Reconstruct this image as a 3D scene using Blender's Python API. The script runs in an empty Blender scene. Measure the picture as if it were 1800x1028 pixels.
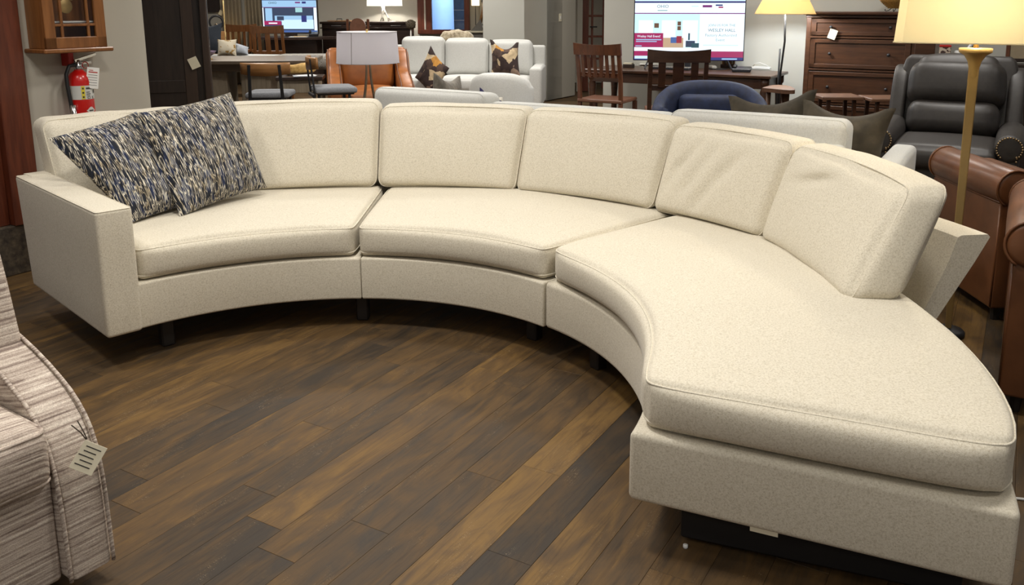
import bpy, math, random
import numpy as np
from mathutils import Vector, Matrix
random.seed(7); np.random.seed(7)
SC = bpy.context.scene
COL = SC.collection
R = math.radians
# ------------------------------------------------------------------ camera
F_PX, PITCH, XC, Y0, HC = 1505.0, R(11.36), 945.0, 310.0, 1.45
cam_d = bpy.data.cameras.new('camera'); cam = bpy.data.objects.new('camera', cam_d); COL.objects.link(cam)
cam.location = (0, 0, HC); cam.rotation_euler = (math.pi/2 - PITCH, 0, 0)
cam_d.sensor_width = 36.0; cam_d.lens = F_PX/1800*36
cam_d.shift_x = -(XC-900)/1800; cam_d.shift_y = -(514-Y0)/1800
cam_d.clip_start = .05; cam_d.clip_end = 80
SC.camera = cam
_c, _s = math.cos(PITCH), math.sin(PITCH)
def at(px, py, Y):
    x = (px-XC)/F_PX; y = -(py-Y0)/F_PX
    d = (x, _c+y*_s, -_s+y*_c); t = Y/d[1]
    return Vector((d[0]*t, Y, HC+d[2]*t))
def ground(px, py, h=0.):
    x = (px-XC)/F_PX; y = -(py-Y0)/F_PX
    d = (x, _c+y*_s, -_s+y*_c); t = (h-HC)/d[2]
    return Vector((d[0]*t, d[1]*t, h))
# ------------------------------------------------------------------ world, lights, exposure
w = bpy.data.worlds.new('world'); SC.world = w; w.use_nodes = True
bg = w.node_tree.nodes['Background']; bg.inputs[0].default_value = (.86, .86, .88, 1); bg.inputs[1].default_value = .16
SC.view_settings.view_transform = 'Standard'; SC.view_settings.look = 'None'
SC.view_settings.exposure = 0.34; SC.view_settings.gamma = 1.0
SC.view_settings.use_curve_mapping = False
def area(loc, size, power, col=(1, .962, .905)):
    l = bpy.data.lights.new('downlight', 'AREA'); l.shape = 'DISK'; l.size = size; l.energy = power; l.color = col; l.spread = R(150)
    o = bpy.data.objects.new('downlight', l); COL.objects.link(o); o.location = loc
    return o
CEIL = 3.1
LIGHTS = [(-.7, 2.6, 29), (1.2, 2.2, 17), (-.6, 4.4, 15), (2.7, 5.0, 13), (-2.5, 3.0, 16), (-.2, 7.4, 28), (3.0, 6.4, 20),
          (-2.2, 7.2, 24), (-3.6, 10.0, 38), (-.6, 10.2, 44), (2.0, 8.0, 28), (-4.6, 13.4, 44), (-1.6, 12.9, 38), (1.2, 11.8, 26), (4.6, 4.6, 10), (-1.6, 5.9, 12),  # last one in this row added to lighten the pier wall
          (-.9, .4, 13), (1.6, .2, 10), (-2.8, -.6, 13), (.4, -2.2, 14), (-2.4, -3.2, 12), (2.8, -2.0, 9)]  # unseen lamps added over and behind the camera as frontal fill
for x, y, p in LIGHTS: area((x, y, CEIL-.03), .45, p)
area((-1.5, 16.9, 2.95), 1.0, 50, (.62, .78, 1)).name = 'porch_fill'  # area lamp added outside to brighten the porch column, standing in for daylight
# ------------------------------------------------------------------ materials
def srgb(r, g, b):
    f = lambda v: (v/255/12.92) if v/255 <= .04045 else ((v/255+.055)/1.055)**2.4
    return (f(r), f(g), f(b), 1)
MATS = {}
def newmat(name):
    m = bpy.data.materials.new(name); m.use_nodes = True; nt = m.node_tree
    return m, nt, nt.nodes['Principled BSDF']
def N(nt, t, **kw):
    n = nt.nodes.new(t)
    for k, v in kw.items():
        if k in n.inputs.keys(): n.inputs[k].default_value = v
        else: setattr(n, k, v)
    return n
def coords(nt, scale=(1, 1, 1), rot=(0, 0, 0), rand=False):
    tc = N(nt, 'ShaderNodeTexCoord'); mp = N(nt, 'ShaderNodeMapping')
    mp.inputs['Scale'].default_value = scale; mp.inputs['Rotation'].default_value = rot
    nt.links.new(tc.outputs['Object'], mp.inputs['Vector'])
    if rand:
        oi = N(nt, 'ShaderNodeObjectInfo'); mm = N(nt, 'ShaderNodeMath', operation='MULTIPLY'); mm.inputs[1].default_value = 137.0
        nt.links.new(oi.outputs['Random'], mm.inputs[0]); nt.links.new(mm.outputs[0], mp.inputs['Location'])
    return mp
def ramp(nt, stops, interp='LINEAR'):
    r = N(nt, 'ShaderNodeValToRGB'); r.color_ramp.interpolation = interp
    e = r.color_ramp.elements
    while len(e) < len(stops): e.new(.5)
    for el, (p, c) in zip(e, stops): el.position = p; el.color = c
    return r
def bump(nt, bs, src, strength=.3, dist=.002):
    b = N(nt, 'ShaderNodeBump'); b.inputs['Strength'].default_value = strength; b.inputs['Distance'].default_value = dist
    nt.links.new(src, b.inputs['Height']); nt.links.new(b.outputs[0], bs.inputs['Normal'])
def plain(name, c, rough=.5, metal=0., var=.0, scale=8., coat=0.):
    m, nt, bs = newmat(name)
    bs.inputs['Roughness'].default_value = rough; bs.inputs['Metallic'].default_value = metal; bs.inputs['Coat Weight'].default_value = coat
    mp = coords(nt); n = N(nt, 'ShaderNodeTexNoise', Scale=scale, Detail=4.)
    nt.links.new(mp.outputs[0], n.inputs['Vector'])
    lo = tuple(v*(1-var) for v in c[:3])+(1,); hi = tuple(min(1, v*(1+var)) for v in c[:3])+(1,)
    r = ramp(nt, [(.3, lo), (.7, hi)]); nt.links.new(n.outputs['Fac'], r.inputs[0]); nt.links.new(r.outputs[0], bs.inputs['Base Color'])
    MATS[name] = m; return m
def fabric(name, c, fleck, dark, fs=260., amount=.5, bs_=.25, rough=.9, weave=True):
    m, nt, bs = newmat(name); bs.inputs['Roughness'].default_value = rough; bs.inputs['Sheen Weight'].default_value = .15 if c[1] > .3 else .0
    mp = coords(nt); n1 = N(nt, 'ShaderNodeTexNoise', Scale=fs, Detail=3., Roughness=.6); n2 = N(nt, 'ShaderNodeTexNoise', Scale=fs*.45, Detail=3.); n3 = N(nt, 'ShaderNodeTexNoise', Scale=5., Detail=3.)
    for n in (n1, n2, n3): nt.links.new(mp.outputs[0], n.inputs['Vector'])
    r = ramp(nt, [(.34, dark), (.47, c), (.56, c), (.68, fleck)]); nt.links.new(n1.outputs['Fac'], r.inputs[0])
    r2 = ramp(nt, [(.32, dark), (.5, c), (.72, fleck)]); nt.links.new(n2.outputs['Fac'], r2.inputs[0])
    mx = N(nt, 'ShaderNodeMix', data_type='RGBA'); mx.inputs[0].default_value = amount
    nt.links.new(r2.outputs[0], mx.inputs[6]); nt.links.new(r.outputs[0], mx.inputs[7])
    nt.links.new(mx.outputs[2], bs.inputs['Base Color'])
    ad = N(nt, 'ShaderNodeMath', operation='MULTIPLY_ADD'); ad.inputs[1].default_value = 4.; nt.links.new(n3.outputs['Fac'], ad.inputs[0]); nt.links.new(n1.outputs['Fac'], ad.inputs[2])
    bump(nt, bs, ad.outputs[0], bs_, .0025)
    MATS[name] = m; return m
def wood(name, c1, c2, rough=.4, axis=(1, 14, 14), scale=3., coat=.1, rand=True):
    m, nt, bs = newmat(name); bs.inputs['Roughness'].default_value = rough; bs.inputs['Coat Weight'].default_value = coat
    mp = coords(nt, axis, rand=rand); n = N(nt, 'ShaderNodeTexNoise', Scale=scale, Detail=6., Roughness=.6, Distortion=.4)
    nt.links.new(mp.outputs[0], n.inputs['Vector'])
    r = ramp(nt, [(.3, c1), (.7, c2)]); nt.links.new(n.outputs['Fac'], r.inputs[0]); nt.links.new(r.outputs[0], bs.inputs['Base Color'])
    bump(nt, bs, n.outputs['Fac'], .08, .002)
    MATS[name] = m; return m
def emit(name, c, s=1.):
    m, nt, bs = newmat(name); bs.inputs['Base Color'].default_value = (.02, .02, .02, 1); bs.inputs['Roughness'].default_value = .4
    bs.inputs['Emission Color'].default_value = c; bs.inputs['Emission Strength'].default_value = s
    MATS[name] = m; return m
def shade_mat(name, c, glow, s):
    m, nt, bs = newmat(name); bs.inputs['Base Color'].default_value = c; bs.inputs['Roughness'].default_value = .9
    mp = coords(nt, (1, 1, 1)); n = N(nt, 'ShaderNodeTexNoise', Scale=300., Detail=2.); nt.links.new(mp.outputs[0], n.inputs['Vector']); bump(nt, bs, n.outputs['Fac'], .15, .001)
    tr = N(nt, 'ShaderNodeBsdfTranslucent'); tr.inputs[0].default_value = c
    mix = N(nt, 'ShaderNodeMixShader'); mix.inputs[0].default_value = .45
    out = nt.nodes['Material Output']; nt.links.new(bs.outputs[0], mix.inputs[1]); nt.links.new(tr.outputs[0], mix.inputs[2]); nt.links.new(mix.outputs[0], out.inputs[0])
    if s: bs.inputs['Emission Color'].default_value = glow; bs.inputs['Emission Strength'].default_value = s
    MATS[name] = m; return m

fabric('cream', srgb(213, 205, 186), srgb(228, 221, 204), srgb(178, 167, 144), 420., .5)
fabric('white_linen', srgb(207, 207, 202), srgb(219, 219, 215), srgb(188, 187, 182), 300., .5, .15)
fabric('blue_velvet', srgb(12, 26, 58), srgb(22, 38, 74), srgb(8, 17, 42), 40., .3, .2, .75)
fabric('olive_velvet', srgb(72, 64, 50), srgb(90, 81, 65), srgb(54, 48, 37), 30., .3, .15, .7)
fabric('grey_velvet', srgb(108, 102, 92), srgb(132, 126, 114), srgb(84, 78, 70), 40., .3, .15, .7)
fabric('navy_cloth', srgb(38, 44, 52), srgb(52, 58, 66), srgb(28, 32, 40), 200.)
fabric('pale_blue_cloth', srgb(170, 176, 184), srgb(190, 196, 204), srgb(150, 156, 166), 200.)
fabric('grey_cloth', srgb(126, 128, 132), srgb(146, 148, 152), srgb(104, 106, 110), 200.)
fabric('gold_cloth', srgb(196, 158, 92), srgb(222, 186, 122), srgb(160, 120, 60), 30.)
fabric('woven_carpet', srgb(66, 56, 44), srgb(96, 84, 66), srgb(36, 30, 23), 60., .4, .6)
fabric('throw', srgb(178, 164, 138), srgb(214, 202, 180), srgb(120, 104, 82), 60., .4, .6)
fabric('carpet_grey', srgb(110, 100, 88), srgb(130, 120, 106), srgb(90, 80, 70), 90., .4, .6)
plain('leather_black', srgb(50, 46, 43), .5, 0, .15, 30.)
plain('leather_brown', srgb(100, 62, 37), .36, 0, .22, 9.)
plain('leather_tan', srgb(150, 90, 42), .45, 0, .2, 9.)
plain('leather_dark_brown', srgb(108, 72, 54), .4, 0, .15, 20.)
plain('wall', srgb(186, 180, 166), .8, 0, .015, 3.)
plain('wall_cool', srgb(188, 187, 178), .8, 0, .015, 3.)
plain('ceiling', srgb(200, 196, 186), .9, 0, .02)
plain('brass', srgb(168, 142, 92), .45, .55, .06)
plain('bronze', srgb(120, 104, 84), .32, .9, .08)
plain('black_metal', srgb(40, 40, 42), .5, .3, .05)
plain('chrome', srgb(200, 200, 200), .2, 1., .03)
plain('nail', srgb(150, 128, 96), .3, .9, .05)
plain('paper', srgb(226, 218, 192), .85, 0, .03, 30.)
plain('white_paper', srgb(232, 230, 224), .85, 0, .02, 30.)
plain('ink', srgb(60, 56, 52), .8)
plain('string', srgb(70, 60, 48), .9)
plain('red_paint', srgb(196, 20, 16), .3, 0, .05, 8., .5)
plain('yellow_label', srgb(222, 204, 60), .6)
plain('label_white', srgb(206, 206, 200), .5, 0, .03)
plain('rubber', srgb(26, 26, 28), .55)
plain('white_plastic', srgb(222, 222, 218), .4)
plain('dark_plinth', srgb(26, 23, 22), .7, 0, .1)
plain('black_leg', srgb(30, 25, 22), .5, 0, .1)
plain('wicker', srgb(176, 138, 70), .7, 0, .35, 90.)
plain('antler', srgb(212, 206, 194), .5, 0, .06)
plain('glass_purple', srgb(120, 104, 122), .15, .3, .3, 20.)
plain('phone_black', srgb(34, 34, 38), .4)
plain('feather_white', srgb(236, 236, 240), .6, 0, .03)
plain('pine', srgb(96, 84, 66), .6, 0, .4, 60.)
plain('curtain', srgb(150, 136, 112), .9, 0, .06, 20.)
plain('silver', srgb(170, 168, 166), .3, .9, .05)
plain('stone_grey', srgb(120, 116, 108), .6, 0, .1, 30.)
plain('orange_plastic', srgb(226, 150, 40), .5)
plain('red_plastic', srgb(180, 40, 30), .5)
plain('sky_glass_dark', srgb(26, 30, 34), .1)
wood('cherry', srgb(72, 40, 22), srgb(104, 60, 34), .38, (14, 14, 1.2))
wood('cherry_x', srgb(52, 32, 20), srgb(80, 50, 31), .34, (1.2, 14, 14))
wood('cherry_red', srgb(78, 34, 20), srgb(110, 54, 32), .4, (14, 14, 1.2))
wood('oak_amber', srgb(112, 68, 32), srgb(146, 94, 48), .4, (14, 14, 1.2))
wood('walnut_x', srgb(82, 54, 36), srgb(112, 78, 54), .6, (1.2, 14, 14))
wood('espresso', srgb(34, 26, 22), srgb(50, 38, 32), .4, (14, 14, 1.2))
wood('espresso_x', srgb(42, 30, 25), srgb(60, 44, 36), .35, (1.2, 14, 14))
wood('espresso_stile', srgb(50, 37, 29), srgb(64, 48, 38), .4, (14, 14, 1.2))
wood('grey_oak_x', srgb(96, 84, 70), srgb(122, 108, 92), .45, (1.2, 14, 14))
wood('grey_oak', srgb(128, 116, 98), srgb(154, 142, 122), .5, (14, 14, 1.2))
wood('honey_ply', srgb(140, 98, 56), srgb(170, 124, 76), .4, (1.2, 14, 14))
# floor planks: tone property per plank (object attribute), grain along local x
def plank_mat():
    m, nt, bs = newmat('plank_floor'); MATS['plank'] = m
    bs.inputs['Roughness'].default_value = .5; bs.inputs['Specular IOR Level'].default_value = .35
    mp = coords(nt, (1, 1, 1), rand=True)
    def noise(sc, vec_scale, det=5., dis=.3, ro=.6):
        mm = N(nt, 'ShaderNodeVectorMath', operation='MULTIPLY'); mm.inputs[1].default_value = vec_scale
        nt.links.new(mp.outputs[0], mm.inputs[0])
        n = N(nt, 'ShaderNodeTexNoise', Scale=sc, Detail=det, Distortion=dis, Roughness=ro); nt.links.new(mm.outputs[0], n.inputs['Vector']); return n
    grain = noise(3., (1.2, 24, 24), 6., .8, .68); patch = noise(2.4, (1.5, 5.5, 5.5), 6., .9); fine = noise(10., (2., 40, 40), 3.)
    at_ = N(nt, 'ShaderNodeAttribute', attribute_type='OBJECT', attribute_name='tone')
    base = ramp(nt, [(0., srgb(50, 41, 31)), (.35, srgb(70, 54, 34)), (.65, srgb(88, 66, 37)), (1., srgb(112, 85, 44))])
    ad = N(nt, 'ShaderNodeMath', operation='MULTIPLY_ADD'); ad.inputs[1].default_value = 1.7
    sb = N(nt, 'ShaderNodeMath', operation='SUBTRACT'); sb.inputs[1].default_value = .5
    nt.links.new(patch.outputs['Fac'], sb.inputs[0]); nt.links.new(sb.outputs[0], ad.inputs[0]); nt.links.new(at_.outputs['Fac'], ad.inputs[2])
    nt.links.new(ad.outputs[0], base.inputs[0])
    gr = ramp(nt, [(.3, (.5, .46, .44, 1)), (.48, (1, 1, 1, 1)), (.7, (1.18, 1.15, 1.08, 1))]); nt.links.new(grain.outputs['Fac'], gr.inputs[0])
    mx = N(nt, 'ShaderNodeMix', data_type='RGBA', blend_type='MULTIPLY'); mx.inputs[0].default_value = .75
    nt.links.new(base.outputs[0], mx.inputs[6]); nt.links.new(gr.outputs[0], mx.inputs[7])
    # pale saw scratches with a shape of their own, in patches
    sc1 = noise(6., (22., 5., 5.), 2., 1.2); scm = noise(2.3, (1.6, 4., 4.), 3.)
    s1 = ramp(nt, [(.485, (0, 0, 0, 1)), (.5, (1, 1, 1, 1)), (.515, (0, 0, 0, 1))]); nt.links.new(sc1.outputs['Fac'], s1.inputs[0])
    s2 = ramp(nt, [(.56, (0, 0, 0, 1)), (.63, (1, 1, 1, 1))]); nt.links.new(scm.outputs['Fac'], s2.inputs[0])
    s3 = ramp(nt, [(.52, (0, 0, 0, 1)), (.62, (1, 1, 1, 1))]); nt.links.new(fine.outputs['Fac'], s3.inputs[0])
    mu = N(nt, 'ShaderNodeMath', operation='MULTIPLY'); nt.links.new(s1.outputs[0], mu.inputs[0]); nt.links.new(s2.outputs[0], mu.inputs[1])
    mu2 = N(nt, 'ShaderNodeMath', operation='MULTIPLY'); nt.links.new(mu.outputs[0], mu2.inputs[0]); nt.links.new(s3.outputs[0], mu2.inputs[1])
    mx2 = N(nt, 'ShaderNodeMix', data_type='RGBA'); nt.links.new(mu2.outputs[0], mx2.inputs[0]); nt.links.new(mx.outputs[2], mx2.inputs[6]); mx2.inputs[7].default_value = srgb(170, 150, 118)
    # knots / dark worm marks
    nt.links.new(mx2.outputs[2], bs.inputs['Base Color'])
    rr = ramp(nt, [(.3, (.56,)*3+(1,)), (.7, (.68,)*3+(1,))]); nt.links.new(patch.outputs['Fac'], rr.inputs[0]); nt.links.new(rr.outputs[0], bs.inputs['Roughness'])
    bump(nt, bs, grain.outputs['Fac'], .15, .0015)
plank_mat()
def weave_pillow():
    m, nt, bs = newmat('blue_weave'); MATS['blue_weave'] = m; bs.inputs['Roughness'].default_value = .9
    mp = coords(nt)
    def noise(vs, sc=1., det=1., dis=0.):
        mm = N(nt, 'ShaderNodeVectorMath', operation='MULTIPLY'); mm.inputs[1].default_value = vs; nt.links.new(mp.outputs[0], mm.inputs[0])
        n = N(nt, 'ShaderNodeTexNoise', Scale=sc, Detail=det, Distortion=dis); nt.links.new(mm.outputs[0], n.inputs['Vector']); return n
    lines = noise((225, 17, 40), 1., .6, .4); reg = noise((40, 9, 9), 1., 2.); hue = noise((50, 20, 20), 1., 1.)
    c1 = ramp(nt, [(0, srgb(26, 30, 40)), (.46, srgb(34, 38, 50)), (.49, srgb(118, 112, 102)), (.525, srgb(226, 218, 200)), (.575, srgb(196, 186, 164)), (.605, srgb(62, 60, 62)), (.68, srgb(36, 40, 52))], 'CONSTANT')
    c2 = ramp(nt, [(0, srgb(28, 38, 66)), (.43, srgb(36, 50, 86)), (.49, srgb(140, 140, 138)), (.54, srgb(218, 212, 196)), (.62, srgb(44, 54, 84))], 'CONSTANT')
    nt.links.new(lines.outputs['Fac'], c1.inputs[0]); nt.links.new(lines.outputs['Fac'], c2.inputs[0])
    f = ramp(nt, [(.53, (0, 0, 0, 1)), (.59, (1, 1, 1, 1))]); nt.links.new(reg.outputs['Fac'], f.inputs[0])
    mx = N(nt, 'ShaderNodeMix', data_type='RGBA'); nt.links.new(f.outputs[0], mx.inputs[0]); nt.links.new(c1.outputs[0], mx.inputs[6]); nt.links.new(c2.outputs[0], mx.inputs[7])
    c3 = ramp(nt, [(.56, (1, 1, 1, 1)), (.62, (.72, .66, .56, 1))]); nt.links.new(hue.outputs['Fac'], c3.inputs[0])
    m3 = N(nt, 'ShaderNodeMix', data_type='RGBA', blend_type='MULTIPLY'); m3.inputs[0].default_value = 1.; nt.links.new(mx.outputs[2], m3.inputs[6]); nt.links.new(c3.outputs[0], m3.inputs[7])
    nt.links.new(m3.outputs[2], bs.inputs['Base Color']); bump(nt, bs, lines.outputs['Fac'], .6, .003)
weave_pillow()
def strie(name, axis):
    m, nt, bs = newmat(name); MATS[name] = m; bs.inputs['Roughness'].default_value = .92
    tc = N(nt, 'ShaderNodeTexCoord'); dp = N(nt, 'ShaderNodeVectorMath', operation='DOT_PRODUCT'); dp.inputs[1].default_value = axis
    nt.links.new(tc.outputs['Object'], dp.inputs[0])
    n0 = N(nt, 'ShaderNodeTexNoise', Scale=9., Detail=3.); nt.links.new(tc.outputs['Object'], n0.inputs['Vector'])
    cb = N(nt, 'ShaderNodeCombineXYZ'); mu = N(nt, 'ShaderNodeMath', operation='MULTIPLY'); mu.inputs[1].default_value = 92.
    nt.links.new(dp.outputs['Value'], mu.inputs[0]); nt.links.new(mu.outputs[0], cb.inputs[0])
    m2 = N(nt, 'ShaderNodeMath', operation='MULTIPLY'); m2.inputs[1].default_value = 1.5; nt.links.new(n0.outputs['Fac'], m2.inputs[0]); nt.links.new(m2.outputs[0], cb.inputs[1])
    n = N(nt, 'ShaderNodeTexNoise', Scale=1.5, Detail=3.); nt.links.new(cb.outputs[0], n.inputs['Vector'])
    n4 = N(nt, 'ShaderNodeTexNoise', Scale=330., Detail=1.); nt.links.new(tc.outputs['Object'], n4.inputs['Vector'])
    r = ramp(nt, [(.32, srgb(118, 102, 94)), (.43, srgb(166, 151, 139)), (.52, srgb(192, 178, 165)), (.64, srgb(218, 207, 193))]); nt.links.new(n.outputs['Fac'], r.inputs[0])
    r4 = ramp(nt, [(.35, (.8, .78, .76, 1)), (.65, (1.1, 1.1, 1.1, 1))]); nt.links.new(n4.outputs['Fac'], r4.inputs[0])
    mx = N(nt, 'ShaderNodeMix', data_type='RGBA', blend_type='MULTIPLY'); mx.inputs[0].default_value = 1.; nt.links.new(r.outputs[0], mx.inputs[6]); nt.links.new(r4.outputs[0], mx.inputs[7])
    nt.links.new(mx.outputs[2], bs.inputs['Base Color']); bump(nt, bs, n.outputs['Fac'], .5, .003)
strie('strie_front', (0, .9, 1.)); strie('strie_arm', (0, .25, 1.))
def floral(name):
    m, nt, bs = newmat(name); MATS[name] = m; bs.inputs['Roughness'].default_value = .85
    mp = coords(nt); v = N(nt, 'ShaderNodeTexVoronoi', Scale=9.); v.inputs['Randomness'].default_value = 1.
    n = N(nt, 'ShaderNodeTexNoise', Scale=10., Detail=3., Distortion=.6); nt.links.new(mp.outputs[0], n.inputs['Vector'])
    va = N(nt, 'ShaderNodeVectorMath', operation='MULTIPLY_ADD'); va.inputs[1].default_value = (.07, .07, .07); nt.links.new(n.outputs['Color'], va.inputs[0]); nt.links.new(mp.outputs[0], va.inputs[2]); nt.links.new(va.outputs[0], v.inputs['Vector'])
    sp = N(nt, 'ShaderNodeSeparateColor'); nt.links.new(v.outputs['Color'], sp.inputs[0])
    r = ramp(nt, [(0, srgb(60, 46, 44)), (.3, srgb(84, 66, 58)), (.5, srgb(204, 184, 150)), (.68, srgb(56, 44, 46)), (.8, srgb(188, 136, 62)), (.9, srgb(150, 128, 112))], 'CONSTANT'); nt.links.new(sp.outputs[0], r.inputs[0])
    r2 = ramp(nt, [(.3, (.55, .5, .48, 1)), (.6, (1.1, 1.08, 1.04, 1))]); nt.links.new(n.outputs['Fac'], r2.inputs[0])
    mx = N(nt, 'ShaderNodeMix', data_type='RGBA', blend_type='MULTIPLY'); mx.inputs[0].default_value = .9; nt.links.new(r.outputs[0], mx.inputs[6]); nt.links.new(r2.outputs[0], mx.inputs[7]); nt.links.new(mx.outputs[2], bs.inputs['Base Color'])
floral('floral')
def two_tone(name, a, b, sc, thr=.5, axis=(1, 1, 1)):
    m, nt, bs = newmat(name); MATS[name] = m; bs.inputs['Roughness'].default_value = .85
    mp = coords(nt, axis); n = N(nt, 'ShaderNodeTexNoise', Scale=sc, Detail=2.); nt.links.new(mp.outputs[0], n.inputs['Vector'])
    r = ramp(nt, [(0, a), (thr, b)], 'CONSTANT'); nt.links.new(n.outputs['Fac'], r.inputs[0]); nt.links.new(r.outputs[0], bs.inputs['Base Color'])
two_tone('navy_floral', srgb(228, 222, 208), srgb(48, 46, 92), 14., .54)
two_tone('gold_scroll', srgb(196, 186, 164), srgb(150, 116, 60), 16., .6)
two_tone('herringbone', srgb(120, 116, 110), srgb(178, 172, 162), 60., .5, (3, 1, 1))
two_tone('leopard', srgb(196, 180, 160), srgb(70, 50, 44), 30., .52)
def glass_day(name):
    m, nt, bs = newmat(name); MATS[name] = m
    tr = N(nt, 'ShaderNodeBsdfTransparent'); gl = N(nt, 'ShaderNodeBsdfGlossy'); gl.inputs['Roughness'].default_value = .05
    fr = N(nt, 'ShaderNodeFresnel'); fr.inputs['IOR'].default_value = 1.3; mx = N(nt, 'ShaderNodeMixShader')
    nt.links.new(fr.outputs[0], mx.inputs[0]); nt.links.new(tr.outputs[0], mx.inputs[1]); nt.links.new(gl.outputs[0], mx.inputs[2]); nt.links.new(mx.outputs[0], nt.nodes['Material Output'].inputs[0])
glass_day('glass')

# ------------------------------------------------------------------ mesh tools
def link(o, parent=None):
    COL.objects.link(o)
    if parent is not None: o.parent = parent
    return o
def mesh_obj(name, V, Fc, mat, parent=None, smooth=False):
    me = bpy.data.meshes.new(name); me.from_pydata([tuple(map(float, v)) for v in V], [], [tuple(map(int, f)) for f in Fc]); me.update()
    if smooth: me.polygons.foreach_set('use_smooth', [True]*len(me.polygons))
    if mat: me.materials.append(MATS[mat])
    return link(bpy.data.objects.new(name, me), parent)
def tag(o, label, cat, group=None):
    o['label'] = label; o['category'] = cat
    if group: o['group'] = group
    return o
def thing(name, label, cat, loc=(0, 0, 0), rotz=0., group=None):
    o = bpy.data.objects.new(name, None); o.empty_display_size = .1; COL.objects.link(o)
    o.location = loc; o.rotation_euler = (0, 0, rotz)
    return tag(o, label, cat, group)
def struct(o): o['kind'] = 'structure'; return o
def copy_tree(o, loc, rotz, label, group=None, scale=None):
    def rec(s, par):
        c = s.copy(); COL.objects.link(c)
        if par is not None: c.parent = par
        for ch in list(s.children): rec(ch, c)
        return c
    kids = list(o.children); c = rec(o, None)
    c.location = loc; c.rotation_euler = (0, 0, rotz); c['label'] = label
    if group: c['group'] = group
    return c
_grid_cache = {}
def rbox_raw(n, s, r):
    """rounded box surface, n=(nx,ny,nz) cells, s sizes, r radius -> V (numpy), F"""
    def ts(k, L):
        b = min(.49, r/max(L, 1e-6)); e = [0, b*.3, b*.65, b]; k = max(k, 1)
        t = e + [b+(1-2*b)*i/k for i in range(1, k)] + [1-x for x in reversed(e)]
        return [2*v-1 for v in t]
    T = [ts(n[i], s[i]) for i in range(3)]
    V, idx, Fc = [], {}, []
    def vid(p):
        k = tuple(round(x, 6) for x in p)
        if k not in idx: idx[k] = len(V); V.append(p)
        return idx[k]
    for ax in range(3):
        a, b = (ax+1) % 3, (ax+2) % 3
        for sg in (-1, 1):
            for i in range(len(T[a])-1):
                for j in range(len(T[b])-1):
                    q = []
                    for di, dj in ((0, 0), (1, 0), (1, 1), (0, 1)):
                        p = [0, 0, 0]; p[ax] = sg; p[a] = T[a][i+di]; p[b] = T[b][j+dj]; q.append(vid(tuple(p)))
                    Fc.append(q if sg > 0 else q[::-1])
    V = np.array(V, float); P = V*np.array(s)/2; core = np.array(s)/2-r
    Q = np.clip(P, -core, core); D = P-Q; L = np.linalg.norm(D, axis=1); k = L > 1e-9
    P[k] = Q[k]+D[k]/L[k][:, None]*r
    return V, P, Fc
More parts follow.
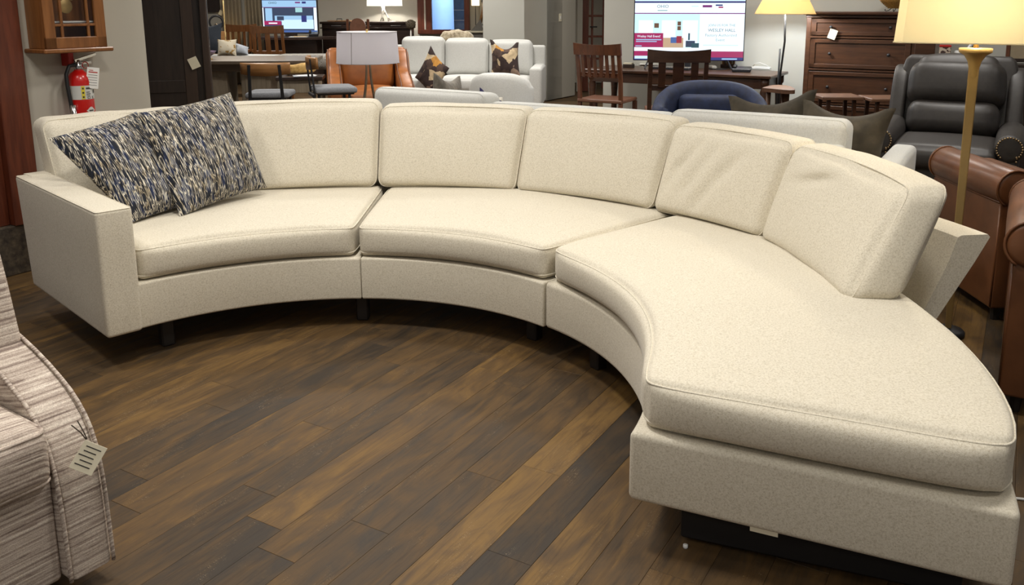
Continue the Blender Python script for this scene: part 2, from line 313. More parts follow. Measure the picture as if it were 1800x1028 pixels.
class MB:
    def __init__(s): s.V = []; s.F = []
    def add(s, V, Fc):
        o = len(s.V); s.V += [tuple(v) for v in V]; s.F += [tuple(i+o for i in f) for f in Fc]; return s
    def box(s, c, d, rot=0., tilt=0., ch=.004):
        """chamfered box (24 verts) centred at c; rot about z, tilt about x"""
        hx, hy, hz = d[0]/2, d[1]/2, d[2]/2; ch = min(ch, hx*.45, hy*.45, hz*.45)
        V = []; ix = {}
        for sx in (-1, 1):
            for sy in (-1, 1):
                for sz in (-1, 1):
                    for a in range(3):
                        p = [sx*(hx-ch), sy*(hy-ch), sz*(hz-ch)]; p[a] += (sx, sy, sz)[a]*ch
                        ix[(sx, sy, sz, a)] = len(V); V.append(p)
        Fc = []
        for a in range(3):
            b, c2 = (a+1) % 3, (a+2) % 3
            for sg in (-1, 1):
                q = []
                for u, v in ((-1, -1), (1, -1), (1, 1), (-1, 1)):
                    k = [0, 0, 0]; k[a] = sg; k[b] = u; k[c2] = v; q.append(ix[(k[0], k[1], k[2], a)])
                Fc.append(q if sg > 0 else q[::-1])
        for a in range(3):   # edges along axis a
            b, c2 = (a+1) % 3, (a+2) % 3
            for u in (-1, 1):
                for v in (-1, 1):
                    k0 = [0, 0, 0]; k0[b] = u; k0[c2] = v; k1 = list(k0); k0[a] = -1; k1[a] = 1
                    q = [ix[(*k0, b)], ix[(*k1, b)], ix[(*k1, c2)], ix[(*k0, c2)]]
                    Fc.append(q if u*v < 0 else q[::-1])
        for sx in (-1, 1):
            for sy in (-1, 1):
                for sz in (-1, 1):
                    q = [ix[(sx, sy, sz, a)] for a in range(3)]; Fc.append(q if sx*sy*sz > 0 else q[::-1])
        M = Matrix.Translation(c) @ Matrix.Rotation(rot, 4, 'Z') @ Matrix.Rotation(tilt, 4, 'X')
        return s.add([M @ Vector(v) for v in V], Fc)
    def bar(s, p0, p1, w, d=None, ch=.003, up=(0, 1, 0)):
        """square bar between two points"""
        p0, p1 = Vector(p0), Vector(p1); z = (p1-p0); L = z.length; z.normalize(); u = Vector(up)
        if abs(z.dot(u)) > .95: u = Vector((1, 0, 0))
        x = u.cross(z).normalized(); y = z.cross(x); M = Matrix((x, y, z)).transposed().to_4x4(); M.translation = (p0+p1)/2
        t = MB().box((0, 0, 0), (w, d or w, L), ch=ch); return s.add([M @ Vector(v) for v in t.V], t.F)
    def lathe(s, prof, seg=32, c=(0, 0, 0), cap=True):
        V = []; Fc = []
        for (r, z) in prof:
            for k in range(seg): a = 2*math.pi*k/seg; V.append((c[0]+r*math.cos(a), c[1]+r*math.sin(a), c[2]+z))
        n = len(prof)
        for i in range(n-1):
            for k in range(seg): a, b = i*seg+k, i*seg+(k+1) % seg; Fc.append((a, b, b+seg, a+seg))
        if cap: Fc.append(tuple(range(seg))[::-1]); Fc.append(tuple((n-1)*seg+k for k in range(seg)))
        return s.add(V, Fc)
    def tube(s, pts, rad, seg=8, closed=False):
        pts = [Vector(p) for p in pts]; n = len(pts); rads = rad if isinstance(rad, (list, tuple)) else [rad]*n
        V = []; Fc = []; ref = Vector((0, 0, 1)); prev = None
        for i, p in enumerate(pts):
            t = ((pts[(i+1) % n] if closed or i < n-1 else p)-(pts[i-1] if closed or i > 0 else p)); t.normalize()
            if prev is None: x = t.cross(ref if abs(t.dot(ref)) < .9 else Vector((1, 0, 0))).normalized()
            else: x = (prev-t*prev.dot(t)).normalized()
            prev = x; y = t.cross(x)
            for k in range(seg): a = 2*math.pi*k/seg; V.append(p+(x*math.cos(a)+y*math.sin(a))*rads[i])
        m = n if closed else n-1
        for i in range(m):
            j = (i+1) % n
            for k in range(seg): k2 = (k+1) % seg; Fc.append((i*seg+k, i*seg+k2, j*seg+k2, j*seg+k))
        if not closed: Fc.append(tuple(range(seg))[::-1]); Fc.append(tuple((n-1)*seg+k for k in range(seg)))
        return s.add(V, Fc)
    def prism(s, poly, z0, z1, M=None):
        """polygon in xy (ccw) extruded z0..z1"""
        n = len(poly); V = [Vector((x, y, z0)) for x, y in poly]+[Vector((x, y, z1)) for x, y in poly]
        Fc = [tuple(range(n))[::-1], tuple(range(n, 2*n))]+[(i, (i+1) % n, n+(i+1) % n, n+i) for i in range(n)]
        if M is not None: V = [M @ v for v in V]
        return s.add(V, Fc)
    def rbox(s, c, d, r, n=(6, 6, 4), fn=None, rot=0., tilt=0.):
        U, P, Fc = rbox_raw(n, d, r)
        if fn: P = fn(U, P)
        M = Matrix.Translation(c) @ Matrix.Rotation(rot, 4, 'Z') @ Matrix.Rotation(tilt, 4, 'X')
        return s.add([M @ Vector(v) for v in P], Fc)
    def ok(s, name, mat, parent=None, smooth=False): return mesh_obj(name, s.V, s.F, mat, parent, smooth)
def YZ(x0):   # maps prism xy->(y,z), z->x
    return Matrix(((0, 0, 1, x0), (1, 0, 0, 0), (0, 1, 0, 0), (0, 0, 0, 1)))
XZ = Matrix(((1, 0, 0, 0), (0, 0, -1, 0), (0, 1, 0, 0), (0, 0, 0, 1)))   # xy->(x,z), z->-y
def crown(top=0., bot=0., front=0., back=0., side=0., pw=1.):
    """returns fn bulging faces of a rounded box; front is -y"""
    def fn(U, P):
        P = P.copy(); x, y, z = U[:, 0], U[:, 1], U[:, 2]; b = lambda a, c: ((1-a*a).clip(0)*(1-c*c).clip(0))**pw
        P[:, 2] += np.where(z > 0, top*z, bot*z)*b(x, y)
        P[:, 1] += np.where(y < 0, front*y, back*y)*b(x, z)
        P[:, 0] += side*x*b(y, z)
        return P
    return fn
def wob(P, amp, k, seed=0):
    rs = np.random.RandomState(seed); out = np.zeros(len(P))
    for i in range(5):
        d = rs.normal(size=3); d /= np.linalg.norm(d); out += np.sin(P @ d*k*(.6+rs.rand())+rs.rand()*6.28)
    return out*amp/3
def pillow(name, corners, thick, mat, parent=None, chop=0., n=22, seed=1, plump=.55, sag=.05):
    """throw pillow from corners BL,BR,TR,TL; local frame on the object so that patterns follow it"""
    BL, BR, TR, TL = [Vector(c) for c in corners]
    cen = (BL+BR+TR+TL)/4; ex = ((BR-BL)+(TR-TL)).normalized(); ey = ((TL-BL)+(TR-BR)); nz = ex.cross(ey).normalized(); ey = nz.cross(ex)
    M = Matrix((ex, ey, nz)).transposed().to_4x4(); M.translation = cen; Mi = M.inverted()
    c2 = [Mi @ v for v in (BL, BR, TR, TL)]
    V = []; Fc = []; m = n+1
    for side in (1, -1):
        for j in range(m):
            for i in range(m):
                u = -math.cos(math.pi*i/n); v = -math.cos(math.pi*j/n); u = .5*u+.5*(2*i/n-1); v = .5*v+.5*(2*j/n-1)
                a, b = (u+1)/2, (v+1)/2
                # concave edges, pointed corners
                du = -sag*u*(1-v*v); dv = -sag*v*(1-u*u)
                if v > 0: dv -= chop*(v**1.5)*max(0, 1-(u/.8)**2)
                a2, b2 = a+du/2, b+dv/2
                p = c2[0]*(1-a2)*(1-b2)+c2[1]*a2*(1-b2)+c2[2]*a2*b2+c2[3]*(1-a2)*b2
                h = ((1-u*u)*(1-v*v)); h = max(h, 0)**plump*thick/2
                if chop and v > -.2: h *= 1-.25*chop*3*math.exp(-(u/.3)**2)*(v+.2)
                h *= 1+.07*math.sin(5*u+seed)*math.cos(4*v+seed*2)
                V.append((p.x, p.y, p.z+side*h))
    for side in (0, 1):
        for j in range(n):
            for i in range(n):
                o = side*m*m; q = (o+j*m+i, o+j*m+i+1, o+(j+1)*m+i+1, o+(j+1)*m+i); Fc.append(q if side == 0 else q[::-1])
    o = mesh_obj(name, V, Fc, mat, parent, True); o.matrix_world = M
    return o
def text_mesh(body, size, align='CENTER'):
    cu = bpy.data.curves.new('txt', 'FONT'); cu.body = body; cu.size = size; cu.align_x = align; cu.align_y = 'CENTER'; cu.extrude = .0004; cu.resolution_u = 2
    o = bpy.data.objects.new('txt', cu); COL.objects.link(o); dg = bpy.context.evaluated_depsgraph_get()
    me = bpy.data.meshes.new_from_object(o.evaluated_get(dg)); bpy.data.objects.remove(o); bpy.data.curves.remove(cu); return me
def text(name, body, size, mat, parent, M, sx=1.):
    me = text_mesh(body, size); me.materials.clear(); me.materials.append(MATS[mat]); me.transform(M @ Matrix.Diagonal((sx, 1, 1, 1)))
    o = bpy.data.objects.new(name, me); link(o, parent); return o
AX = Vector((.492, .870, 0)).normalized(); BX = Vector((-AX.y, AX.x, 0))      # room axes
ROT = math.atan2(-AX.x, AX.y)      # rotz for furniture whose back (+y) points along AX (facing the camera side)
# ------------------------------------------------------------------ setting
def wall_seg(name, p0, p1, thick, z0, z1, mat, away):
    p0, p1 = Vector((*p0[:2], 0)), Vector((*p1[:2], 0)); t = (p1-p0); L = t.length; t.normalize(); n = Vector((-t.y, t.x, 0))
    if n.dot(Vector(away)) < 0: n = -n
    c = (p0+p1)/2+n*thick/2
    o = MB().box((0, 0, 0), (L, thick, z1-z0), ch=.004).ok(name, mat); o.location = (c.x, c.y, (z0+z1)/2); o.rotation_euler = (0, 0, math.atan2(t.y, t.x))
    return struct(o)
# floor slab and planks
fl = MB().box((-.5, 6.5, -.032), (20, 24, .04), ch=.002).ok('floor', 'plank'); fl['tone'] = .45; struct(fl)
B0, PW = 1.694, .138
ov = {(-4): .9, (-5): .15, (-6): .72, (-7): .45, (-3): .5, (-2): .4, (-1): .34, 1: .36, 2: .45, 4: .28, 5: .5, 7: .64, 8: .6, -8: .5}
pm = {}
def plank_mesh(L):
    k = round(L, 2)
    if k not in pm:
        g = .0003; c = .0007; t = .0115; x0, x1, y0, y1 = g, L-g, g, PW-g
        V = [(x0, y0, -t), (x1, y0, -t), (x1, y1, -t), (x0, y1, -t), (x0, y0, -c), (x1, y0, -c), (x1, y1, -c), (x0, y1, -c),
             (x0+c, y0+c, 0), (x1-c, y0+c, 0), (x1-c, y1-c, 0), (x0+c, y1-c, 0)]
        Fc = [(8, 9, 10, 11), (3, 2, 1, 0)]+[(i, (i+1) % 4, 4+(i+1) % 4, 4+i) for i in range(4)]+[(4+i, 4+(i+1) % 4, 8+(i+1) % 4, 8+i) for i in range(4)]
        me = bpy.data.meshes.new('plank'); me.from_pydata(V, [], Fc); me.materials.append(MATS['plank']); pm[k] = me
    return pm[k]
def inview(p):
    if p.y < .9: return False
    z = -HC; yy = p.y*_c-z*_s; px = XC+F_PX*p.x/yy; py = Y0-F_PX*(p.y*_s+z*_c)/yy
    return -60 < px < 1870 and 300 < py < 1120
rp = random.Random(11); npl = 0
for row in range(-26, 32):
    b = B0+row*PW; a = -2.2+rp.random()*1.2
    if row == 0: a = 1.531-3.6
    j = 0
    while a < 6.5:
        L = 1.2 if row == 0 else rp.choice((.9, 1.2, 1.2, 1.2))
        if any(inview(AX*(a+L*k/4)+BX*(b+PW/2)) for k in range(5)):
            t = ov.get(row, .25+rp.random()*.4)
            if row == 0: t = .68 if a > 1.4 else .18
            elif row not in (-4, -5, -6) or (row == -5 and a < 1.35): t = min(1, max(0, t+rp.uniform(-.14, .14)))
            o = bpy.data.objects.new('plank', plank_mesh(L)); link(o, fl); o.location = AX*a+BX*b; o.rotation_euler = (0, 0, math.atan2(AX.y, AX.x)); o['tone'] = t; npl += 1
        a += L; j += 1
print('planks', npl)
struct(MB().box((-.5, 6.5, CEIL+.05), (20, 24, .1), ch=.004).ok('ceiling', 'ceiling'))
# pier with clock
PI0, PI1 = Vector((-2.78, 4.643, 0)), Vector((-2.40, 5.302, 0))
PA = (PI1-PI0).normalized(); PN = Vector((PA.y, -PA.x, 0))     # PN faces the camera
wall_seg('wall_left', PI0, PI1, .24, 0, CEIL, 'wall', -PN)
# casing and door left of the pier, woven carpet base below
wall_seg('trim_1', PI0-PA*.15+PN*.03, PI0+PN*.03, .1, .27, 2.4, 'cherry_red', -PN)
wall_seg('door_1', PI0-PA*1.2-PN*.02, PI0-PA*.15-PN*.02, .06, .27, 2.4, 'cherry_red', -PN)
wall_seg('baseboard_left', PI0-PA*1.3+PN*.02, PI0-PA*.0+PN*.02, .12, 0, .27, 'woven_carpet', -PN)
# wall behind the desk
TV = Vector((1.62, 9.30, 0)); TW = TV+AX*.40
TWL = TW+BX*1.19; TWR = TW-BX*7.0
wall_seg('wall_back', TWR, TWL, .2, 0, CEIL, 'wall_cool', AX)
# column with switch
K = Vector((.14, 13.1, 0))
wall_seg('wall_column', K, K+BX*1.15, .5, 0, CEIL, 'wall_cool', AX)
wall_seg('wall_return', K, K+AX*.95, .4, 0, CEIL, 'wall', BX)
# far wall with window
FY = 16.2
def X_at(px, Y): return at(px, 30, Y).x
wall_seg('wall_far', (X_at(250, FY)-3, FY), (X_at(735, FY), FY), .2, 0, CEIL, 'wall', (0, 1, 0))
wall_seg('wall_under_window', (X_at(735, FY), FY), (X_at(826, FY), FY), .2, 0, .97, 'wall', (0, 1, 0))
wall_seg('wall_over_window', (X_at(735, FY), FY), (X_at(826, FY), FY), .2, 2.3, CEIL, 'wall', (0, 1, 0))
wall_seg('wall_alcove', (X_at(826, FY), FY), (X_at(826, FY)+3.2, FY), .2, 0, CEIL, 'wall', (0, 1, 0))
win = struct(MB().box((0, 0, 0), (.02, .02, .02)).ok('window_1', 'espresso')); wx0, wx1 = X_at(735, FY), X_at(826, FY)
win.data.clear_geometry()
m = MB(); m.box((wx0+.13, FY-.02, 1.635), (.26, .12, 1.45)); m.box((wx1-.05, FY-.02, 1.635), (.1, .12, 1.45)); m.box(((wx0+wx1)/2, FY-.02, .95), (wx1-wx0, .16, .08)); m.box(((wx0+wx1)/2, FY-.02, 2.33), (wx1-wx0, .12, .08))
win.data.from_pydata([tuple(v) for v in m.V], [], m.F); win.data.materials.clear(); win.data.materials.append(MATS['cherry_red'])
MB().box(((wx0+wx1)/2+.08, FY+.02, 1.63), (wx1-wx0-.3, .006, 1.34)).ok('pane', 'glass', win)
MB().box((wx0+.14, FY-.085, 1.635), (.03, .02, 1.4)).ok('window_bead', 'wall', win)
# porch column and shrub dark seen outside
plain('porch_blue', srgb(150, 178, 214), .7, 0, .04); plain('siding_dark', srgb(62, 78, 98), .7, 0, .15, 12.); plain('shrub', srgb(96, 104, 92), .9, 0, .35, 10.)
cp = thing('porch_column', 'pale blue painted porch column outside the window behind the floral pillows', 'column', (X_at(775, 17.6), 17.6, 0))
MB().lathe([(.34, 0), (.34, .12), (.27, .16), (.25, 2.9)], 24).ok('shaft', 'porch_blue', cp, True)
sd = thing('neighbour_siding', 'dark bluish siding of a building seen through the window', 'building', (X_at(780, 19.), 19.0, 0))
for k in range(14): MB().box((0, -.01*(k % 2), .12+.22*k), (4.2, .05, .21), tilt=R(4)).ok('board', 'siding_dark', sd)
# glass door between column and desk wall
DY = 14.6; dx0 = X_at(1019, DY)
d2 = struct(MB().box((dx0+.09, DY, 1.1), (.12, .1, 2.2)).ok('door_2', 'cherry_red'))
MB().box((dx0+.0, DY-.03, 1.1), (.09, .12, 2.2)).ok('casing', 'wall', d2)
for k in range(3): MB().box((dx0+.21+.19*k, DY, 1.1), (.035, .05, 2.1)).ok('muntin', 'cherry_red', d2)
for z in (.55, .92, 1.26, 1.62): MB().box((dx0+.42, DY, z), (.55, .045, .035)).ok('muntin', 'cherry_red', d2)
for k in range(3):
    for z in (.74, 1.09, 1.44): MB().box((dx0+.3+.19*k, DY+.005, z), (.15, .006, .3)).ok('pane', 'glass', d2)
m = MB().tube([(dx0+.17, DY-.06, 1.08), (dx0+.29, DY-.07, 1.08)], .011).ok('lever', 'black_metal', d2, True)
wall_seg('wall_hall', (dx0+.75, DY), (dx0+3, DY), .2, 0, CEIL, 'wall', (0, 1, 0))
# switch plate
sw = thing('light_switch', 'beige light switch plate on the darker wall face beside the glass door', 'switch')
Ps = at(987, 32, 13.45); Ps = K+AX*.42+Vector((0, 0, 1.25))-BX*.004
m = MB().box((0, 0, 0), (.075, .008, .12)).ok('plate', 'paper', sw); m2 = MB().box((0, -.006, 0), (.025, .01, .05)).ok('rocker', 'white_plastic', sw)
sw.location = Ps; sw.rotation_euler = (0, 0, math.atan2(AX.y, AX.x))

# ------------------------------------------------------------------ curved sectional
C0 = Vector((-.797, 2.561, 0))
def pol_map(a0, a1, r0, r1, s, h0):
    def f(P):
        P = np.asarray(P, float); th = np.radians(a0+(P[:, 0]/s[0]+.5)*(a1-a0)); r = r0+(P[:, 1]/s[1]+.5)*(r1-r0)
        return np.c_[r*np.cos(th), r*np.sin(th), h0+s[2]/2+P[:, 2]]
    return f
def seam_loop(s, rad, phi, axis=2, sgn=1, n=26):
    """closed loop of points on a rounded box around the face (axis, sgn); n points per side"""
    a, b = [i for i in range(3) if i != axis]; ca, cb, cc = s[a]/2-rad, s[b]/2-rad, s[axis]/2-rad; o = rad*math.cos(phi)+.001; z = sgn*(cc+rad*math.sin(phi)+.001)
    pts = []
    for k, (sa, sb, A0) in enumerate(((1, 1, 0), (-1, 1, 90), (-1, -1, 180), (1, -1, 270))):
        for q in range(6): t = R(A0+90*q/5); pts.append((sa*ca+o*math.cos(t), sb*cb+o*math.sin(t)))
        na, nb = [(-1, 1), (-1, -1), (1, -1), (1, 1)][k]; t = R(A0+90); e0 = pts[-1]; e1 = (na*ca+o*math.cos(t), nb*cb+o*math.sin(t))
        for q in range(1, n): pts.append((e0[0]+(e1[0]-e0[0])*q/n, e0[1]+(e1[1]-e0[1])*q/n))
    out = []
    for u, v in pts:
        p = [0, 0, 0]; p[a] = u; p[b] = v; p[axis] = z; out.append(p)
    return np.array(out)
def polar_box(name, a0, a1, r0, r1, h0, h1, rad, mat, parent, n=(30, 10, 3), cr=None, pipe=None, wobble=0., seed=0, smooth=True, pinch=0.):
    s = ((r0+r1)/2*R(abs(a0-a1)), r1-r0, h1-h0); U, P, Fc = rbox_raw(n, s, rad)
    if cr: P = cr(U, P)
    def pin(P):
        u = (P[:, :2]/(np.array(s[:2])/2)).clip(-1, 1); k = pinch*np.abs(u[:, 0])**9*np.abs(u[:, 1])**9; P = P.copy(); P[:, 0] -= np.sign(u[:, 0])*k; P[:, 1] -= np.sign(u[:, 1])*k; return P
    if wobble:
        t = wob(P, wobble, 9., seed)*((1-U[:, 0]**2)*(1-U[:, 1]**2)).clip(0)**.3; P[:, 2] += t*(U[:, 2] > .9)
    mp = pol_map(a0, a1, r0, r1, s, h0); o = mesh_obj(name, mp(pin(P)), Fc, mat, parent, smooth)
    for (phi, sg) in (pipe or []): MB().tube([tuple(v) for v in mp(pin(seam_loop(s, rad, R(phi), 2, sg)))], .0032, 6, True).ok('piping', mat, o, True)
    return o
sofa = thing('sectional_sofa', 'cream tweed curved sofa section with one square arm and two seat cushions', 'sofa', C0, 0)
chs = thing('sectional_chaise', 'cream tweed curved chaise section with open rounded end nearest the camera', 'sofa', C0, 0)
# bases
polar_box('base_rail', 138.5, 90.05, 1.134, 2.09, .14, .333, .01, 'cream', sofa, (26, 4, 2))
polar_box('base_rail', 89.95, 43.85, 1.134, 2.09, .14, .333, .01, 'cream', sofa, (26, 4, 2))
polar_box('base_rail', 43.5, -24.2, 1.140, 2.055, .14, .338, .018, 'cream', chs, (40, 4, 2))
# seat cushions
scr = crown(top=.026, front=.02, pw=.6)
polar_box('seat_cushion', 136.6, 91.2, 1.138, 2.06, .336, .478, .035, 'cream', sofa, (26, 18, 3), scr, [(38, 1), (25, -1)], .006, 1, pinch=.012)
polar_box('seat_cushion', 90.6, 44.2, 1.138, 2.06, .336, .478, .035, 'cream', sofa, (26, 18, 3), scr, [(38, 1), (25, -1)], .006, 2, pinch=.012)
polar_box('seat_cushion', 43.4, -23.4, 1.142, 2.065, .341, .482, .036, 'cream', chs, (44, 20, 3), crown(top=.03, front=.022, side=.028, pw=.6), [(38, 1), (25, -1)], .006, 3, pinch=.032)
# back frames
def back_frame(a0, a1, rt0, rt1, parent, n=40):
    V = []; Fc = []
    for i in range(n+1):
        t = i/n; th = R(a0+(a1-a0)*t); rt = rt0+(rt1-rt0)*t; th_c = .12
        pr = [(2.055, .14), (2.095, .14), (2.1, .145)]
        for k in range(1, 6): q = k/6; pr.append((2.1+(rt-2.1)*q, .145+.5*q))
        pr += [(rt-.001, .652), (rt-.01, .662), (rt-th_c+.01, .662), (rt-th_c-.003, .655)]
        for k in range(5, 0, -1): q = k/6; pr.append((2.055+(rt-th_c-2.055)*q+.03*q*(1-q), .14+.5*q))
        m_ = len(pr); V += [(r*math.cos(th), r*math.sin(th), z) for r, z in pr]
    for i in range(n):
        for k in range(m_): k2 = (k+1) % m_; Fc.append((i*m_+k, i*m_+k2, (i+1)*m_+k2, (i+1)*m_+k))
    Fc.append(tuple(range(m_))[::-1]); Fc.append(tuple(n*m_+k for k in range(m_)))
    o = mesh_obj('back_frame', V, Fc, 'cream', parent, True); o.data.set_sharp_from_angle(angle=R(40))
    return o
back_frame(139, 43.9, 2.19, 2.33, sofa)
back_frame(43.5, 8.0, 2.33, 2.405, chs, 24)
# arm
aA = Vector((math.cos(R(135.5)), math.sin(R(135.5)), 0)); sA = Vector((aA.y, -aA.x, 0))
arm_w, arm_l = .142, .965
def arm_fn(U, P):
    P = P.copy(); k = (U[:, 1]+1)/2; P[:, 1] += k*(P[:, 2]+.26)*.17; P[:, 0] += -.0*k
    return P
arm_o = Vector((-1.713, 3.217, 0))-C0+sA*(arm_w/2)+aA*(arm_l/2)
o = MB().rbox((0, 0, 0), (arm_w, arm_l, .52), .016, (3, 8, 4), arm_fn).ok('arm', 'cream', sofa, True); o.location = (arm_o.x, arm_o.y, .40); o.rotation_euler = (0, 0, math.atan2(-sA.y, -sA.x)+math.pi)
pl = arm_fn(np.array([(p[0]/(arm_w/2), p[1]/(arm_l/2), 1) for p in seam_loop((arm_w, arm_l, .52), .016, R(45))]).clip(-1, 1), seam_loop((arm_w, arm_l, .52), .016, R(45)))
MB().tube([tuple(v) for v in pl], .0022, 6, True).ok('piping', 'cream', o, True)
# back cushions
def back_cushion(a0, a1, parent, H=.44, T=.2, r0=1.935, h0=.482, lean=.5, seed=0, crease=None, top=.012, front=.05, side=.0, skew=0., hl=0., r1=None, lean1=None):
    s = ((r0+.1)*R(abs(a0-a1)), T, H); rad = .048; U, P, Fc = rbox_raw((26, 5, 22), s, rad)
    P = crown(top=top, front=front, back=.03, side=side, pw=.55)(U, P)
    fr = (U[:, 1] < .0); P[:, 1] += fr*wob(P, .005, 13., seed)*((1-U[:, 0]**2)*(1-U[:, 2]**2)).clip(0)**.3
    P[:, 2] += (U[:, 2] > .0)*wob(P, .006, 16., seed+5)*(1-U[:, 0]**2)
    if crease: P[:, 1] += fr*crease(U[:, 0], U[:, 2])
    def mp(P):
        P = np.asarray(P, float); uf = P[:, 0]/s[0]+.5; z = (P[:, 2]+H/2); th = np.radians(a0+uf*(a1-a0)+skew*uf**2*(1-z/H)); z = z*(1+hl*(1-uf)); r = r0+((r1 or r0)-r0)*uf+(P[:, 1]+T/2)*(1-.12*z/H)+z*(lean+((lean1 or lean)-lean)*uf)
        return np.c_[r*np.cos(th), r*np.sin(th), h0+z]
    o = mesh_obj('back_cushion', mp(P), Fc, 'cream', parent, True)
    for sg in (-1, 1):
        L = seam_loop(s, rad, R(28), 1, sg)
        # follow the top crown
        u0 = L[:, 0]/(s[0]/2); L[:, 2] += np.where(L[:, 2] > 0, top*.6, 0)*(1-u0**2).clip(0)
        MB().tube([tuple(v) for v in mp(L)], .0028, 6, True).ok('piping', 'cream', o, True)
    return o
def crA(u, z):
    d = np.zeros_like(u)
    for (u0, z0, u1, z1, w_, a) in [(-.75, -.1, -.35, .85, .035, .010), (-.5, -.5, -.1, .75, .04, .012), (-.25, -.8, .25, .6, .05, .012), (.05, -.1, .4, .7, .05, .008), (-.85, -.5, -.55, .4, .04, .007)]:
        L = math.hypot(u1-u0, z1-z0); tx, tz = (u1-u0)/L, (z1-z0)/L; s_ = (u-u0)*tx+(z-z0)*tz; e = -(u-u0)*tz+(z-z0)*tx
        d += a*np.exp(-(e/w_/1.6)**2)*np.exp(-((s_-L/2)/(L/2)*1.1)**4)
    return d
def crB(u, z):
    e = (z-.55)-.5*(u+.3); return .014*np.exp(-(e/.1)**2)*np.exp(-((u+.35)/.3)**2)-.008*np.exp(-((e-.22)/.14)**2)*np.exp(-((u+.35)/.35)**2)
J = [136.6, 114.6, 92.0, 69.7, 46.6, 27.6, 5.6]
back_cushion(J[0], J[1]+.05, sofa, seed=1, H=.425); back_cushion(J[1]-.05, J[2]+.05, sofa, seed=2, H=.44); back_cushion(J[2]-.05, J[3]+.05, sofa, seed=3, H=.415); back_cushion(J[3]-.05, J[4]+.05, sofa, seed=4, H=.415, lean=.46)
back_cushion(J[4]-.05, J[5]+.05, chs, seed=5, crease=lambda u, z: 1.9*crA(u, z), H=.40, lean=.42); back_cushion(J[5]-.05, J[6], chs, seed=6, crease=lambda u, z: 1.5*crB(u, z), H=.372, T=.2, side=.01, lean=.43, lean1=.62, r0=1.93, r1=1.79, skew=-2.6, hl=.06)
# legs, plinth, caster, label flap
for a, r in ((130.6, 1.25), (91, 1.258), (52.3, 1.281), (125, 1.98), (91, 1.98), (52, 1.98)):
    MB().box((r*math.cos(R(a)), r*math.sin(R(a)), .07), (.055, .055, .14), rot=R(a), ch=.006).ok('leg', 'black_leg', sofa)
for a, r in ((34, 1.26), (34, 1.95)): MB().box((r*math.cos(R(a)), r*math.sin(R(a)), .07), (.055, .055, .14), rot=R(a), ch=.006).ok('leg', 'black_leg', chs)
polar_box('plinth', 15, -20.5, 1.27, 1.97, .012, .142, .008, 'dark_plinth', chs, (20, 3, 2))
cs = MB().lathe([(.006, 0), (.007, .003), (.007, .009), (.004, .011)], 12).ok('glide', 'white_plastic', chs, True); cs.location = (1.29*math.cos(R(-21.6)), 1.29*math.sin(R(-21.6)), 0)
fp = MB().box((0, 0, 0), (.07, .003, .014), ch=.0005).ok('label_flap', 'paper', chs); fp.location = (1.50*math.cos(R(-23.9)), 1.50*math.sin(R(-23.9)), .138); fp.rotation_euler = (R(10), 0, R(-24))
# throw pillows on the curved sofa
o = pillow('throw_pillow', ((-1.80, 3.70, .50), (-1.56, 4.06, .52), (-1.93, 4.10, .945), (-2.175, 3.76, .868)), .20, 'blue_weave', None, 0, 30, 2, .5)
tag(o, 'blue and cream textured throw pillow leaning on the sofa arm', 'pillow', 'blue textured throw pillows')
o = pillow('throw_pillow', ((-1.638, 3.81, .495), (-1.38, 4.27, .535), (-1.575, 4.39, 1.008), (-1.845, 3.92, .960)), .19, 'blue_weave', None, 0, 30, 4, .5)
tag(o, 'blue and cream textured throw pillow in front, away from the arm', 'pillow', 'blue textured throw pillows')
#@@OBJ
# ------------------------------------------------------------------ builders for the other furniture
def slab_profile(mb, poly, x0, x1, r, K=3):
    """closed profile in (y,z), extruded x0..x1 with edges rounded by r (outline inset along vertex normals)"""
    n = len(poly); A = sum(poly[i][0]*poly[(i+1) % n][1]-poly[(i+1) % n][0]*poly[i][1] for i in range(n)); sg = 1 if A > 0 else -1
    nr = []
    for i in range(n):
        a, b, c = Vector(poly[i-1]), Vector(poly[i]), Vector(poly[(i+1) % n]); e1 = (b-a).normalized(); e2 = (c-b).normalized()
        m = Vector((e1.y+e2.y, -(e1.x+e2.x))); m = m.normalized()*sg if m.length > 1e-6 else Vector((0, 0)); d = max(.5, m.dot(Vector((e1.y, -e1.x))*sg)); nr.append(m/d)
    V = []; Fc = []; lay = [(x0+r*(1-math.cos(t)), r*(1-math.sin(t))) for t in [math.pi/2*k/K for k in range(K+1)]]
    lay += [(x1-(x-x0), i) for x, i in reversed(lay)]
    for x, ins in lay:
        for p, m in zip(poly, nr): V.append((x, p[0]-m.x*ins, p[1]-m.y*ins))
    for l in range(len(lay)-1):
        for i in range(n): j = (i+1) % n; Fc.append((l*n+i, l*n+j, (l+1)*n+j, (l+1)*n+i) if sg > 0 else (l*n+j, l*n+i, (l+1)*n+i, (l+1)*n+j))
    Fc.append(tuple(range(n))[::-1] if sg > 0 else tuple(range(n))); q = tuple((len(lay)-1)*n+i for i in range(n)); Fc.append(q if sg > 0 else q[::-1])
    return mb.add(V, Fc)
def auto(o, a=40): o.data.polygons.foreach_set('use_smooth', [True]*len(o.data.polygons)); o.data.set_sharp_from_angle(angle=R(a)); return o
def legs4(parent, w, d, h, t, mat, taper=1., name='leg', inset=0.):
    for sx in (-1, 1):
        for sy in (-1, 1): MB().lathe([(t*.5*taper, 0), (t*.5, h)], 8, (sx*(w/2-t/2-inset), sy*(d/2-t/2-inset), 0)).ok(name, mat, parent)
